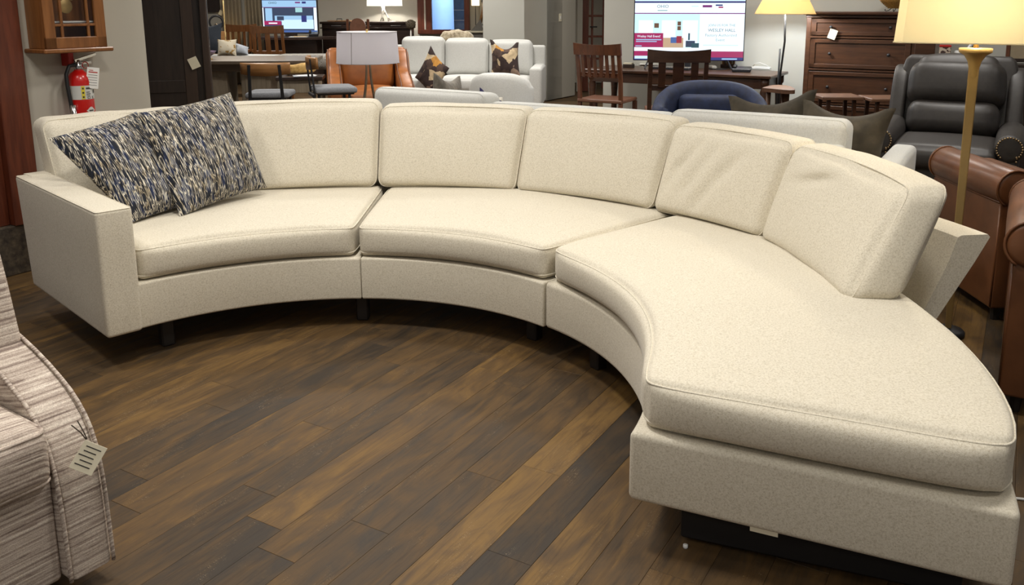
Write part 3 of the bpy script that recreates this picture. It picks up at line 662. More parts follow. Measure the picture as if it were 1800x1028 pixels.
def price_tag(parent, loc, rotz, s=.07, ang=45, lines=5, mat='paper', tilt=0.):
    t = MB().box((0, 0, 0), (s, .0015, s*1.25), ch=.0004).ok('price_tag', mat, parent)
    t.location = loc; t.rotation_mode = 'ZYX'; t.rotation_euler = Matrix.Rotation(rotz, 3, 'Z').to_euler()
    t.matrix_local = Matrix.Translation(loc) @ Matrix.Rotation(rotz, 4, 'Z') @ Matrix.Rotation(tilt, 4, 'X') @ Matrix.Rotation(R(ang), 4, 'Y')
    for k in range(lines): MB().box((-.003*(k % 3), -.0012, s*(.42-.2*k)), (s*(.66-.12*(k % 2)), .0006, s*.045), ch=.0001).ok('print_line', 'ink', t)
    return t
def wooden_chair(name, label, loc, rotz, mat, W=.46, D=.44, H=1.05, sh=.46, slats=5, group=None, seat='leather_dark_brown', slat_w=.035, lower=.56):
    t = thing(name, label, 'chair', loc, rotz, group)
    MB().box((0, 0, sh), (W, D, .035), ch=.008).ok('seat', seat, t)
    for sx in (-1, 1):
        MB().bar((sx*(W/2-.02), -D/2+.02, 0), (sx*(W/2-.02), -D/2+.02, sh-.02), .042).ok('leg', mat, t)
        b = MB(); pts = [(0, .05, 0), (0, 0, .45), (0, .015, .7), (0, .09, H-.02)]
        for a_, c_ in zip(pts[:-1], pts[1:]): b.bar((sx*(W/2-.02), D/2-.03+a_[1], a_[2]), (sx*(W/2-.02), D/2-.03+c_[1], c_[2]+.008), .04, .035)
        b.ok('back_post', mat, t)
        MB().box((sx*(W/2-.02), 0, .22), (.022, D-.06, .03)).ok('stretcher', mat, t)
    # curved crest rail
    n = 10; V = []; Fc = []
    for i in range(n+1):
        u = -1+2*i/n; x = u*(W/2+.012); dy = .035*(1-u*u); z0 = H-.115; z1 = H-.012+.018*u*u
        for (yy, zz) in ((-.012, z0), (.012, z0), (.014, z1), (-.01, z1)): V.append((x, D/2+.055+dy*.5+yy+(.012 if zz > z0+.05 else -.004), zz))
    for i in range(n):
        for k in range(4): k2 = (k+1) % 4; Fc.append((i*4+k, (i+1)*4+k, (i+1)*4+k2, i*4+k2))
    Fc.append((0, 1, 2, 3)); Fc.append((n*4+3, n*4+2, n*4+1, n*4)); mesh_obj('crest_rail', V, Fc, mat, t)
    MB().box((0, D/2-.018, lower), (W-.05, .022, .05)).ok('lower_rail', mat, t)
    for k in range(slats):
        x = (k-(slats-1)/2)*(W-.1)/slats
        b = MB(); zs = [(lower, D/2-.018), (.72, D/2+.012), (H-.1, D/2+.058)]
        for a_, c_ in zip(zs[:-1], zs[1:]): b.bar((x, a_[1], a_[0]), (x, c_[1], c_[0]+.01), slat_w if slats > 3 or k != 1 else slat_w*1.6, .012, up=(1, 0, 0)) if False else b.box((x, (a_[1]+c_[1])/2, (a_[0]+c_[0])/2), (slat_w if (slats > 3 or k != 1) else slat_w*1.5, .014, math.hypot(c_[0]-a_[0], c_[1]-a_[1])+.01), tilt=-math.atan2(c_[1]-a_[1], c_[0]-a_[0]), ch=.003)
        b.ok('slat', mat, t)
    return t
def box_sofa(name, label, loc, rotz, mat, W, D=.95, seat_h=.45, arm_h=.62, arm_w=.16, back_h=.78, n=3, backs=None, cat='sofa', group=None, tops=None, back_t=.16, legm='black_leg'):
    t = thing(name, label, cat, loc, rotz, group)
    iw = W-2*arm_w
    MB().rbox((0, 0, .2), (W-.02, D-.04, .2), .02, (6, 4, 2)).ok('base', mat, t, True)
    MB().rbox((0, D/2-back_t/2, (back_h+.1)/2), (W-.01, back_t, back_h-.1), .035, (10, 2, 6), tilt=0).ok('back_frame', mat, t, True)
    for s in (-1, 1): MB().rbox((s*(W/2-arm_w/2), -.0, (arm_h+.09)/2), (arm_w, D-.01, arm_h-.09), .04, (3, 6, 4), crown(top=.012)).ok('arm', mat, t, True)
    for k in range(n):
        w_ = iw/n; x = -iw/2+w_*(k+.5)
        o = MB().rbox((x, -.06, seat_h-.075), (w_-.008, D-.2, .16), .04, (8, 8, 3), crown(top=.03, front=.015, pw=.6)).ok('seat_cushion', mat, t, True)
    m_ = len(tops) if tops else n
    for k in range(m_):
        top = tops[k] if tops else back_h+.14
        w_ = iw/m_; x = -iw/2+w_*(k+.5); h = top-seat_h
        MB().rbox((x, D/2-back_t-.10, seat_h+h/2), (w_-.006, .22, h), .07, (10, 4, 10), crown(top=.02, front=.05, back=.04, pw=.6), tilt=R(-8)).ok('back_cushion', mat, t, True)
    legs4(t, W-.1, D-.1, .11, .05, legm)
    return t
def tapered_shade(name, mat, parent, r0, r1, z0, z1, seg=48, c=(0, 0)):
    V = []; Fc = []; t = .003
    for (r, z) in ((r0, z0), (r1, z1), (r1-t, z1), (r0-t, z0)):
        for k in range(seg): a = 2*math.pi*k/seg; V.append((c[0]+r*math.cos(a), c[1]+r*math.sin(a), z))
    for i in range(4):
        for k in range(seg): k2 = (k+1) % seg; j = (i+1) % 4; Fc.append((i*seg+k, i*seg+k2, j*seg+k2, j*seg+k))
    o = mesh_obj(name, V, Fc, mat, parent, True); o.data.set_sharp_from_angle(angle=R(40))
    for r, z in ((r0, z0), (r1, z1)): MB().tube([(c[0]+(r+.0005)*math.cos(2*math.pi*k/seg), c[1]+(r+.0005)*math.sin(2*math.pi*k/seg), z) for k in range(seg)], .0028, 6, True).ok('trim_band', mat, o, True)
    return o
def bulb(parent_loc, z, power, col=(1, .78, .5), r=.05):
    l = bpy.data.lights.new('bulb_light', 'POINT'); l.energy = power; l.color = col; l.shadow_soft_size = r
    o = bpy.data.objects.new('bulb_light', l); COL.objects.link(o); o.location = (parent_loc[0], parent_loc[1], z); return o
shade_mat('shade_white', srgb(196, 194, 197), None, 0); shade_mat('shade_bright', srgb(240, 240, 238), None, 0); shade_mat('shade_cream', srgb(232, 224, 196), None, 0); shade_mat('shade_tan', srgb(208, 184, 140), None, 0)

# ------------------------------------------------------------------ striped swivel chair, foreground left
rc = thing('swivel_armchair', 'beige and taupe striped swivel armchair with a price tag, cut by the left edge', 'armchair', (-1.666, 1.874, 0), R(56))
W2, D2 = .40, .425
front = MB().rbox((0, .0, .19), (.57, .80, .28), .015, (6, 4, 3)).ok('front_panel', 'strie_front', rc, True)
sc_ = MB().rbox((0, -.1, .395), (.565, .66, .15), .035, (12, 12, 3), crown(top=.035, front=.012, pw=.6)).ok('seat_cushion', 'strie_front', rc, True)
for ph, sg in ((40, 1), (35, -1)): MB().tube([(p[0], p[1]-.1, p[2]+.395) for p in seam_loop((.565, .66, .15), .035, R(ph), 2, sg, 10)], .0055, 6, True).ok('piping', 'strie_arm', sc_, True)
ap = [(.40, .05), (.40, .64), (.2, .635), (.02, .60), (-.12, .565), (-.24, .52), (-.32, .475), (-.375, .42), (-.405, .35), (-.418, .26), (-.422, .15), (-.425, .05)]
# smooth the profile
def chaikin(p, it=2, closed=False):
    for _ in range(it):
        q = [p[0]]
        for a, b in zip(p[:-1], p[1:]): q += [(a[0]*.75+b[0]*.25, a[1]*.75+b[1]*.25), (a[0]*.25+b[0]*.75, a[1]*.25+b[1]*.75)]
        p = q+[p[-1]]
    return p
ap2 = [ap[0]]+chaikin(ap[1:], 1)
for s in (-1, 1):
    a_ = slab_profile(MB(), ap2[::-1], min(s*.285, s*.40), max(s*.285, s*.40), .02, 3).ok('arm', 'strie_arm', rc); auto(a_, 50)
    for xx in (.289, .397): MB().tube([(s*xx, y-.003 if z < .5 else y, z+.002) for y, z in ap2[1:]], .0055, 6).ok('piping', 'strie_front', a_, True)
    wp = chaikin([(.34, .58), (.45, 1.08), (.22, 1.09), (.06, 1.04), (-.03, .84), (-.10, .55)], 2)
    wg = slab_profile(MB(), wp, min(s*.30, s*.395), max(s*.30, s*.395), .02, 3).ok('wing', 'strie_arm', rc); auto(wg, 50)
    MB().tube([(s*.305, y, z) for y, z in wp[2:]], .0055, 6).ok('piping', 'strie_front', wg, True)
MB().rbox((0, .30, .75), (.60, .2, .66), .06, (8, 3, 8), crown(front=.03, top=.02, pw=.6), tilt=R(-12)).ok('back_cushion', 'strie_front', rc, True)
MB().lathe([(.26, 0), (.28, .01), (.28, .035), (.2, .05)], 32).ok('swivel_base', 'rubber', rc, True)
tg = price_tag(rc, (.345, -.462, .372), R(-27), .056, 36, 5, 'paper', R(-14))
MB().tube([(.33, -.43, .455), (.342, -.446, .435), (.35, -.452, .415)], .0015, 5).ok('tag_string', 'string', rc); MB().tube([(.345, -.43, .46), (.348, -.448, .435), (.352, -.452, .415)], .0015, 5).ok('tag_string', 'string', rc)

# ------------------------------------------------------------------ right side: leather chairs, lamp, recliner
def scroll_chair(label, loc, rotz, W, H=.72, D=.8):
    """low leather chair with a scrolled back; back (+y) towards the sectional"""
    t = thing('leather_chair', label, 'armchair', loc, rotz, 'brown leather chairs'); mat = 'leather_brown'; rr = .085
    MB().rbox((0, -.02, .24), (W-.06, D-.1, .28), .02, (4, 4, 2)).ok('base', mat, t, True)
    MB().rbox((0, -.08, .42), (W-.22, D-.22, .14), .05, (8, 8, 3), crown(top=.03, front=.02, pw=.6)).ok('seat_cushion', mat, t, True)
    bp = MB().rbox((0, D/2-.085, (H-rr+.08)/2), (W, .13, H-rr-.06), .012, (6, 2, 4)).ok('back_panel', mat, t, True)
    MB().rbox((0, D/2-.2, .56), (W-.2, .14, .26), .06, (8, 3, 6), crown(front=.03, pw=.6)).ok('back_cushion', mat, t, True)
    h = W/2+.012
    b = MB().lathe([(0, -h), (rr*.75, -h), (rr*.95, -h+.006), (rr, -h+.02), (rr*1.03, -.1), (rr*1.03, .1), (rr, h-.02), (rr*.95, h-.006), (rr*.75, h), (0, h)], 30, cap=False); b.V = [(v[2], D/2-.075+v[0], H-rr+v[1]) for v in b.V]; b.ok('back_roll', mat, bp, True)
    for s_ in (-1, 1):
        MB().tube([(s_*(h-.004), D/2-.075+rr*math.cos(q), H-rr+rr*math.sin(q)) for q in [R(-60+300*k/26) for k in range(27)]], .0055, 6).ok('welt', mat, bp, True)
        MB().tube([(s_*(W/2-.006), D/2-.022, .08), (s_*(W/2-.006), D/2-.022, H-rr*1.9)], .005, 6).ok('welt', mat, bp, True)
        a_ = MB().rbox((s_*(W/2-.06), -.06, .33), (.125, D-.16, .46), .03, (3, 6, 4), crown(top=.02)).ok('arm', mat, t, True)
        MB().tube([(s_*(W/2-.001), -.06-(D-.22)/2, .545), (s_*(W/2-.001), -.06+(D-.22)/2, .545)], .005, 6).ok('welt', mat, a_, True)
    MB().tube([(-W/2+.01, D/2-.018, H-rr*1.75), (W/2-.01, D/2-.018, H-rr*1.75)], .005, 6).ok('welt', mat, bp, True)
    legs4(t, W-.06, D-.1, .1, .055, 'black_leg', .7)
    return t
scroll_chair('brown leather chair with scrolled back directly behind the brass lamp pole', (2.47, 4.09, 0), R(90), .66)
scroll_chair('brown leather chair with scrolled back cut by the right edge, beside the chaise back', (2.195, 3.05, 0), R(60.5), .84)
LP = Vector((1.835, 3.62, 0))
fl_ = thing('floor_lamp', 'brass floor lamp with a large cream shade standing behind the chaise back', 'lamp', LP, R(-27))
MB().lathe([(.07, 0), (.07, .02), (.06, .03), (.02, .035)], 40).ok('base', 'black_metal', fl_, True)
m = MB(); m.bar((0, 0, .02), (0, 0, 1.2), .034, .022, .003); pz = m.ok('pole', 'brass', fl_)
for v in pz.data.vertices: k = .75+.45*(v.co.z/1.2); v.co.x *= k; v.co.y *= k
MB().lathe([(.018, 1.15), (.02, 1.185), (.027, 1.215), (.042, 1.24), (.062, 1.252), (.064, 1.256), (.064, 1.27), (.0, 1.272)], 32, cap=False).ok('bowl', 'brass', fl_, True)
MB().lathe([(.01, 1.27), (.01, 1.36)], 12).ok('stem', 'brass', fl_, True)
def sq_shade(h, c_, z): return [(-h+c_, -h, z), (h-c_, -h, z), (h, -h+c_, z), (h, h-c_, z), (h-c_, h, z), (-h+c_, h, z), (-h, h-c_, z), (-h, -h+c_, z)]
V = sq_shade(.30, .035, 1.30)+sq_shade(.275, .03, 1.66)+sq_shade(.272, .03, 1.66)+sq_shade(.297, .035, 1.30); Fc = []
for i in range(4):
    for k in range(8): k2 = (k+1) % 8; j = (i+1) % 4; Fc.append((i*8+k, i*8+k2, j*8+k2, j*8+k))
sh = mesh_obj('shade', V, Fc, 'shade_cream', fl_)
MB().tube(sq_shade(.301, .035, 1.3), .003, 6, True).ok('trim_band', 'shade_cream', sh)
MB().bar((-.28, 0, 1.34), (.28, 0, 1.34), .006).ok('spider', 'brass', fl_)
bulb(LP, 1.47, 15, (1, .9, .74))
# black recliner
rk = thing('leather_recliner', 'black leather recliner with nailhead trimmed arms in front of the tall dark shelf', 'armchair', (2.93, 6.05, 0), ROT)
MB().rbox((0, 0, .24), (.66, .84, .3), .03, (4, 4, 3)).ok('base', 'leather_black', rk, True)
MB().rbox((0, -.12, .43), (.66, .72, .17), .06, (10, 10, 3), crown(top=.03, front=.02, pw=.6)).ok('seat_cushion', 'leather_black', rk, True)
MB().rbox((0, .24, .62), (.62, .22, .28), .1, (12, 5, 6), crown(front=.04, pw=.6), tilt=R(-16)).ok('lumbar_cushion', 'leather_black', rk, True)
def headfn(U, P):
    P = crown(front=.05, top=.05, pw=.6)(U, P); P[:, 0] *= 1-.1*(U[:, 2] > 0)*U[:, 2]**2; return P
MB().rbox((0, .36, .87), (.66, .24, .36), .1, (12, 5, 8), headfn, tilt=R(-16)).ok('head_cushion', 'leather_black', rk, True)
def outfn(U, P):
    P[:, 0] *= 1-.22*((U[:, 2]+1)/2)**2; return P
MB().rbox((0, .46, .72), (.94, .12, .72), .05, (8, 2, 8), outfn, tilt=R(-14)).ok('back_panel', 'leather_black', rk, True)
for s in (-1, 1):
    x = s*.395
    wing = slab_profile(MB(), chaikin([(.55, .5), (.64, .98), (.5, 1.0), (.38, .86), (.25, .5)], 2), min(x-.055, x+.055), max(x-.055, x+.055), .03).ok('wing', 'leather_black', rk); auto(wing, 60)
    a_ = MB().rbox((x, -.02, .3), (.13, .84, .46), .03, (2, 5, 3)).ok('arm', 'leather_black', rk, True)
    b = MB().lathe([(0, -.455), (.06, -.455), (.085, -.45), (.09, -.43), (.095, -.1), (.095, .3), (.07, .4), (0, .42)], 26, cap=False); M = Matrix.Translation((x, 0, .53)) @ Matrix.Rotation(-math.pi/2, 4, 'X')
    b.V = [tuple(M @ Vector(v)) for v in b.V]; b.ok('arm_roll', 'leather_black', a_, True)
    nb = MB(); pts = [(x+.074*math.cos(q), .53+.074*math.sin(q)) for q in [R(-50+280*k/22) for k in range(23)]]+[(x+s*.0+.045*sg_, .48-.03*k) for sg_ in (1,) for k in range(9)]
    for px_, pz_ in pts: nb.lathe([(.0075, 0), (.006, .004), (.0, .006)], 6, (px_, pz_, 0), cap=False)
    nb.V = [(v[0], -.455-v[2], v[1]) for v in nb.V]; no = nb.ok('nailhead_row', 'nail', a_, True); no['kind'] = 'stuff'
# chest of drawers
CH = Vector((3.36, 8.79, 0))-AX*.30
ch = thing('chest_of_drawers', 'tall dark cherry chest of drawers with a price tag on the top knob', 'chest', CH, ROT)
cw, cd, chh = 1.02, .48, 1.38
for s in (-1, 1): MB().box((s*(cw/2-.025), 0, .68), (.05, cd, 1.32), ch=.006).ok('side', 'cherry_x', ch)
MB().box((0, cd/2-.01, .68), (cw-.08, .02, 1.3)).ok('back', 'cherry_x', ch)
m = MB(); m.box((0, -.01, chh-.015), (cw+.07, cd+.05, .03), ch=.008); m.box((0, 0, chh-.045), (cw+.02, cd+.01, .03), ch=.01); m.ok('top', 'cherry_x', ch)
MB().box((0, 0, .06), (cw, cd, .1), ch=.006).ok('plinth', 'cherry_x', ch)
for zt, zb in ((1.315, 1.15), (1.12, .835), (.805, .50), (.47, .13)):
    d = MB(); d.box((0, -cd/2+.02, (zt+zb)/2), (cw-.1, .03, zt-zb-.006), ch=.004); d = d.ok('drawer', 'cherry_x', ch)
    for (xx, zz, ww, hh) in ((0, zt-.022, cw-.1, .038), (0, zb+.022, cw-.1, .038), (-cw/2+.075, (zt+zb)/2, .05, zt-zb-.006), (cw/2-.075, (zt+zb)/2, .05, zt-zb-.006)):
        MB().box((xx, -cd/2-.001, zz), (ww, .014, hh), ch=.003).ok('drawer_frame', 'cherry_x', d)
    MB().box((0, -cd/2+.012, zb-.015), (cw-.09, .03, .022)).ok('divider', 'cherry_x', ch)
    for s in (-1, 1):
        k = MB().lathe([(.006, 0), (.006, .012), (.016, .02), (.014, .028), (0, .03)], 14, cap=False); k.V = [(v[0]+s*.27, -cd/2+.004-v[2], v[1]+(zt+zb)/2) for v in k.V]; k.ok('knob', 'black_metal', d, True)
price_tag(ch, (-.25, -cd/2-.03, 1.165), 0, .075, 18, 0); MB().tube([(-.27, -cd/2-.03, 1.232), (-.262, -cd/2-.032, 1.20)], .002, 5).ok('tag_string', 'string', ch)
# basket on chest
bk = thing('wicker_basket', 'round golden wicker bowl on scrolled metal feet on top of the tall chest', 'basket', (CH.x+AX.x*.0-BX.x*.30, CH.y-BX.y*.30, chh))
b = MB()
for k in range(10): q = k/9; rr = .10+.09*math.sin(q*1.5); b.tube([(rr*math.cos(2*math.pi*i/28), rr*math.sin(2*math.pi*i/28), .035+.012*k+.004) for i in range(28)], .0075, 6, True)
b.ok('bowl', 'wicker', bk, True); MB().lathe([(0, .03), (.1, .032), (.1, .038), (0, .04)], 24, cap=False).ok('bottom', 'wicker', bk, True)
for k in range(4): a = R(45+90*k); MB().tube([(.07*math.cos(a), .07*math.sin(a), .036), (.1*math.cos(a), .1*math.sin(a), .012), (.125*math.cos(a), .125*math.sin(a), .006), (.14*math.cos(a), .14*math.sin(a), .016), (.13*math.cos(a), .13*math.sin(a), .024)], .004, 6).ok('foot', 'black_metal', bk, True)
# standing lamp with tan shade by the chest
L2 = at(1380, 24, 8.35); L2 = Vector((L2.x, L2.y, 0))
l2 = thing('floor_lamp', 'dark twin-stem floor lamp with tan cone shade left of the tall chest', 'lamp', L2, 0)
MB().lathe([(.14, 0), (.14, .015), (.02, .025)], 32).ok('base', 'black_metal', l2, True)
MB().tube([(0, 0, .02), (-.012, 0, .5), (-.012, 0, .8), (.012, 0, 1.1), (0, 0, 1.4)], .010, 8).ok('pole', 'rubber', l2, True)
MB().tube([(-.03, -.01, .02), (-.035, -.01, .6), (-.032, -.01, 1.03)], .009, 8).ok('side_stem', 'black_metal', l2, True)
tapered_shade('shade', 'shade_tan', l2, .285, .15, 1.36, 1.62); bulb(L2, 1.44, 34, (.86, .93, 1.0), .04)
# triangular side table
s1 = at(1368, 152, 7.9); st = thing('side_table', 'small walnut side table with rounded triangular top below the tan lamp', 'table', (s1.x, 7.9, 0), R(-10))
tri = [(x, y*2.2) for x, y in chaikin([(-.15, -.03), (.07, -.13), (.145, -.09), (.12, .10), (-.02, .13), (-.15, -.03)], 2)[:-1]]
b = MB().prism(tri, .665, .70); tp = b.ok('top', 'walnut_x', st)
for x, y in ((-.085, -.02), (.075, -.07), (.06, .075)): MB().lathe([(.014, 0), (.022, .665)], 10, (x, y, 0)).ok('leg', 'walnut_x', st, True)
for px0, px1, py, Y, lab in ((1436, 1508, 167, 7.5, 'low wooden table before the tall chest, the one on the left'), (1520, 1598, 170, 7.35, 'low wooden table before the tall chest, the one nearer the black recliner')):
    a_, b_ = at(px0, py, Y), at(px1, py, Y); w_ = b_.x-a_.x; st = thing('nesting_table', lab, 'table', ((a_.x+b_.x)/2, Y, 0), 0, 'low tables by the chest'); z = a_.z
    MB().box((0, 0, z-.015), (w_, .32, .03), ch=.006).ok('top', 'walnut_x', st)
    for sx in (-1, 1):
        for sy in (-1, 1): MB().bar((sx*(w_/2-.045), sy*.11, 0), (sx*(w_/2-.07), sy*.11, z-.03), .03).ok('leg', 'cherry_x', st)
        MB().box((sx*(w_/2-.06), 0, .12), (.022, .22, .03)).ok('stretcher', 'cherry_x', st)
# tall dark shelf right of the chest and small table with things behind the recliner
sf = thing('tall_shelf', 'dark wooden end panel of a tall shelf between the chest and the black recliner', 'shelf', at(1632, 60, 7.5).to_2d().to_3d(), ROT)
MB().box((0, 0, .69), (.16, .4, 1.38), ch=.005).ok('panel', 'cherry_x', sf); MB().box((0, 0, 1.4), (.19, .43, .03), ch=.006).ok('cap', 'cherry_x', sf)
tb = at(1690, 104, 8.0); tbl = thing('console_table', 'dark console table behind the black recliner holding a patterned box', 'table', (tb.x+.16, 8.1, 0), ROT); zt = tb.z
MB().box((0, 0, zt-.02), (.72, .36, .04), ch=.006).ok('top', 'espresso_x', tbl); legs4(tbl, .7, .34, zt-.04, .05, 'espresso')
def on_table(px, Y): p = at(px, 100, Y); return (p.x, Y, zt)
pb = thing('patterned_box', 'small spotted brown and white box on the console behind the recliner', 'box', on_table(1657, 8.03), R(-20)); MB().box((0, 0, .055), (.12, .09, .11), ch=.004).ok('body', 'leopard', pb); MB().box((0, 0, .12), (.125, .095, .02), ch=.004).ok('lid', 'red_plastic', pb)
sn = thing('small_shoe', 'white and navy shoe shaped ornament beside the spotted box', 'ornament', on_table(1681, 7.98), R(-35))
b = MB(); slab_profile(b, chaikin([(-.07, .0), (.06, .0), (.062, .07), (.035, .085), (.0, .045), (-.065, .03)], 2), -.028, .028, .012); auto(b.ok('upper', 'white_plastic', sn), 60); MB().rbox((0, 0, .006), (.06, .14, .012), .004, (2, 2, 1)).ok('sole', 'navy_cloth', sn)
ft = thing('feather_quill', 'white feather quill standing on the console behind the recliner', 'ornament', on_table(1697, 7.95)); MB().lathe([(.03, 0), (.032, .01), (.012, .03), (.01, .045)], 20).ok('stand', 'black_metal', ft, True)
V = []; Fc = []
for i in range(13):
    q = i/12; wv = .022*math.sin(math.pi*min(1, q*1.02))**.7+.001; p = Vector((.11*q**1.4, 0, .04+.16*q)); nx = Vector((-.82, 0, .57))
    for e, t_ in ((-1, 0), (0, .002), (1, 0), (0, -.002)): V.append(p+nx*wv*e+Vector((0, t_, 0)))
for i in range(12):
    for k in range(4): k2 = (k+1) % 4; Fc.append((i*4+k, i*4+k2, (i+1)*4+k2, (i+1)*4+k))
mesh_obj('feather', V, Fc, 'feather_white', ft, True)
cf = thing('picture_frame', 'dark leaning picture frame at the right edge behind the recliner', 'frame', at(1792, 112, 7.45).to_2d().to_3d(), R(-20)); z0 = at(1792, 112, 7.45).z
MB().box((0, 0, z0/2), (.3, .3, z0), ch=.006).ok('pedestal', 'espresso', cf)
for dx in (-.1, .1): MB().box((dx, 0, z0+.2), (.03, .03, .4), tilt=R(-6)).ok('side_rail', 'cherry', cf)
MB().box((0, -.01, z0+.03), (.24, .04, .03)).ok('bottom_rail', 'espresso', cf); MB().box((0, .01, z0+.21), (.18, .008, .36), tilt=R(-6)).ok('canvas', 'curtain', cf)
#@@MORE
# ------------------------------------------------------------------ white sofa seen from behind, with pillows
wsr = Vector((1.60, 4.42, 0)); wsl = wsr+BX*3.13          # back line from right end to left end
mid = (wsr+wsl)/2-BX*.13; Ws = 3.42
ws = thing('white_sofa', 'long white sofa seen from behind, just past the curved sectional', 'sofa', mid+AX*.36, ROT+math.pi)
# local: +y is the back (towards the camera), x runs to the left in the photo
MB().rbox((.1, 0, .21), (Ws+.18, .9, .2), .02, (8, 4, 2)).ok('base', 'white_linen', ws, True)
MB().rbox((.2, .34, .42), (Ws-.13, .14, .62), .035, (12, 2, 6)).ok('back_frame', 'white_linen', ws, True)
for s in (-1, 1): MB().rbox((s*(Ws/2-.07)+(.2 if s > 0 else 0), -.04, .36), (.14, .92, .54), .035, (3, 8, 4), crown(top=.01)).ok('arm', 'white_linen', ws, True)
for k in range(3): MB().rbox(((k-1)*1.04, -.09, .38), (1.03, .72, .15), .04, (8, 8, 3), crown(top=.03, pw=.6)).ok('seat_cushion', 'white_linen', ws, True)
for x0, x1, top in ((-1.45, -.455, .85), (-.45, .80, .825), (.81, 1.74, .878)):
    h = top-.46; o = MB().rbox(((x0+x1)/2, .25, .46+h/2), (x1-x0-.008, .24, h), .055, (14, 4, 10), crown(top=.006, front=.04, back=.02, pw=.6), tilt=R(5)).ok('back_cushion', 'white_linen', ws, True)
    for sg in (-1, 1):
        L = seam_loop((x1-x0-.008, .24, h), .055, R(30), 1, sg); M = Matrix.Rotation(R(5), 4, 'X'); MB().tube([tuple(M @ Vector(p)+Vector(((x0+x1)/2, .25, .46+h/2))) for p in L], .003, 6, True).ok('piping', 'white_linen', o, True)
legs4(ws, Ws-.1, .82, .11, .05, 'black_leg')
def chopped(name, tl, tr, Y_l, Y_r, drop, thick, mat, label, chop=.32, lean=(0, 0), cat='pillow', group=None, h=None):
    TL, TR = at(*tl, Y_l), at(*tr, Y_r); d = Vector((lean[0], lean[1], -drop))
    o = pillow(name, (TL+d, TR+d, TR, TL), thick, mat, None, chop, 22, 3, .55, .10)
    return tag(o, label, cat, group)
P5 = 5.05
chopped('olive_pillow', (1280, 168), (1437, 156), 5.34, 5.06, .43, .17, 'olive_velvet', 'olive velvet pillow on the white sofa, nearer the blue chair', .26, (.03, .06), 'pillow', 'olive velvet pillows')
chopped('olive_pillow', (1412, 174), (1576, 190), 4.84, 4.72, .42, .17, 'olive_velvet', 'olive velvet pillow at the arm end of the white sofa', .24, (-.06, .02), 'pillow', 'olive velvet pillows')
chopped('grey_pillow', (762, 128), (809, 133), 6.2, 7.0, .40, .15, 'grey_velvet', 'taupe velvet pillow showing two points above the white sofa back', .2, (.0, .05))
chopped('floral_cushion', (843, 153), (884, 171), 5.95, 6.15, .32, .12, 'navy_floral', 'white pillow with navy flowers peeking over the white sofa back', .1, (.0, .05))
# white tub chair beyond
wt = at(876, 135, 8.3); t = thing('white_tub_chair', 'white upholstered tub chair back beyond the white sofa', 'armchair', (wt.x, 8.3, 0), R(170))
def tubfn(U, P):
    P[:, 1] -= .25*((P[:, 0]/.33)**2); P[:, 2] -= .12*(U[:, 2] > 0)*np.abs(U[:, 0])**3; return P
MB().rbox((0, .1, .44), (.64, .16, .74), .06, (14, 3, 8), tubfn).ok('back', 'white_linen', t, True); MB().rbox((0, -.16, .28), (.5, .5, .3), .06, (6, 6, 3), crown(top=.03, pw=.6)).ok('seat', 'white_linen', t, True)
MB().lathe([(.2, 0), (.22, .02), (.2, .12)], 24).ok('swivel_base', 'black_leg', t, True)
# blue barrel chair facing the camera
bc = at(1259, 150, 6.75); b_ = thing('barrel_chair', 'blue velvet barrel chair behind the white sofa, in front of the desk', 'armchair', (bc.x, 6.95, 0), R(-8))
n = 30; V = []; Fc = []
pr = [(.0, .10), (.055, .10), (.065, .5), (.06, .74), (.045, .79), (.015, .815), (-.025, .80), (-.055, .74), (-.075, .5), (-.07, .3), (-.04, .1)]
for i in range(n+1):
    a = R(-28+236*i/n); f = (1+math.sin(a))/2; dz = -.17*(1-max(0, math.sin(a)))**1.4
    for (dr, z) in pr: r = .40+dr; V.append((r*1.04*math.cos(a), r*math.sin(a), z+(dz if z > .4 else 0)))
m_ = len(pr)
for i in range(n):
    for k in range(m_): k2 = (k+1) % m_; Fc.append((i*m_+k, i*m_+k2, (i+1)*m_+k2, (i+1)*m_+k))
Fc.append(tuple(range(m_))[::-1]); Fc.append(tuple(n*m_+k for k in range(m_))); mesh_obj('shell', V, Fc, 'blue_velvet', b_, True)
MB().lathe([(.0, .12), (.33, .12), (.36, .2), (.36, .38), (.33, .44), (.2, .46), (0, .465)], 32, (0, -.03, 0), cap=False).ok('seat', 'blue_velvet', b_, True)
MB().rbox((0, .22, .58), (.5, .14, .26), .06, (8, 3, 5), crown(front=.04, pw=.6), tilt=R(-12)).ok('back_cushion', 'blue_velvet', b_, True)
MB().lathe([(.26, 0), (.27, .02), (.24, .1)], 28).ok('swivel_base', 'black_leg', b_, True)
# ------------------------------------------------------------------ desk with big screen
DC = TV-AX*.16-BX*.02
dk = thing('desk', 'dark cherry writing desk under the large screen', 'desk', DC, ROT)
dw, dd, dh = 2.02, .72, .765
MB().box((0, 0, dh-.015), (dw, dd, .03), ch=.006).ok('top', 'cherry_x', dk); MB().box((0, -dd/2+.05, dh-.085), (dw-.16, .02, .10)).ok('apron', 'cherry_x', dk); MB().box((0, dd/2-.05, dh-.085), (dw-.16, .02, .10)).ok('apron', 'cherry_x', dk)
for sx in (-1, 1):
    MB().box((sx*(dw/2-.09), 0, dh-.085), (.02, dd-.12, .10)).ok('apron', 'cherry_x', dk)
    for sy in (-1, 1): m = MB(); m.lathe([(.024, 0), (.03, .08), (.034, .45), (.045, .6), (.03, .64), (.045, .66), (.045, dh-.03)], 12, (sx*(dw/2-.07), sy*(dd/2-.07), 0)); m.ok('leg', 'cherry_x', dk, True)
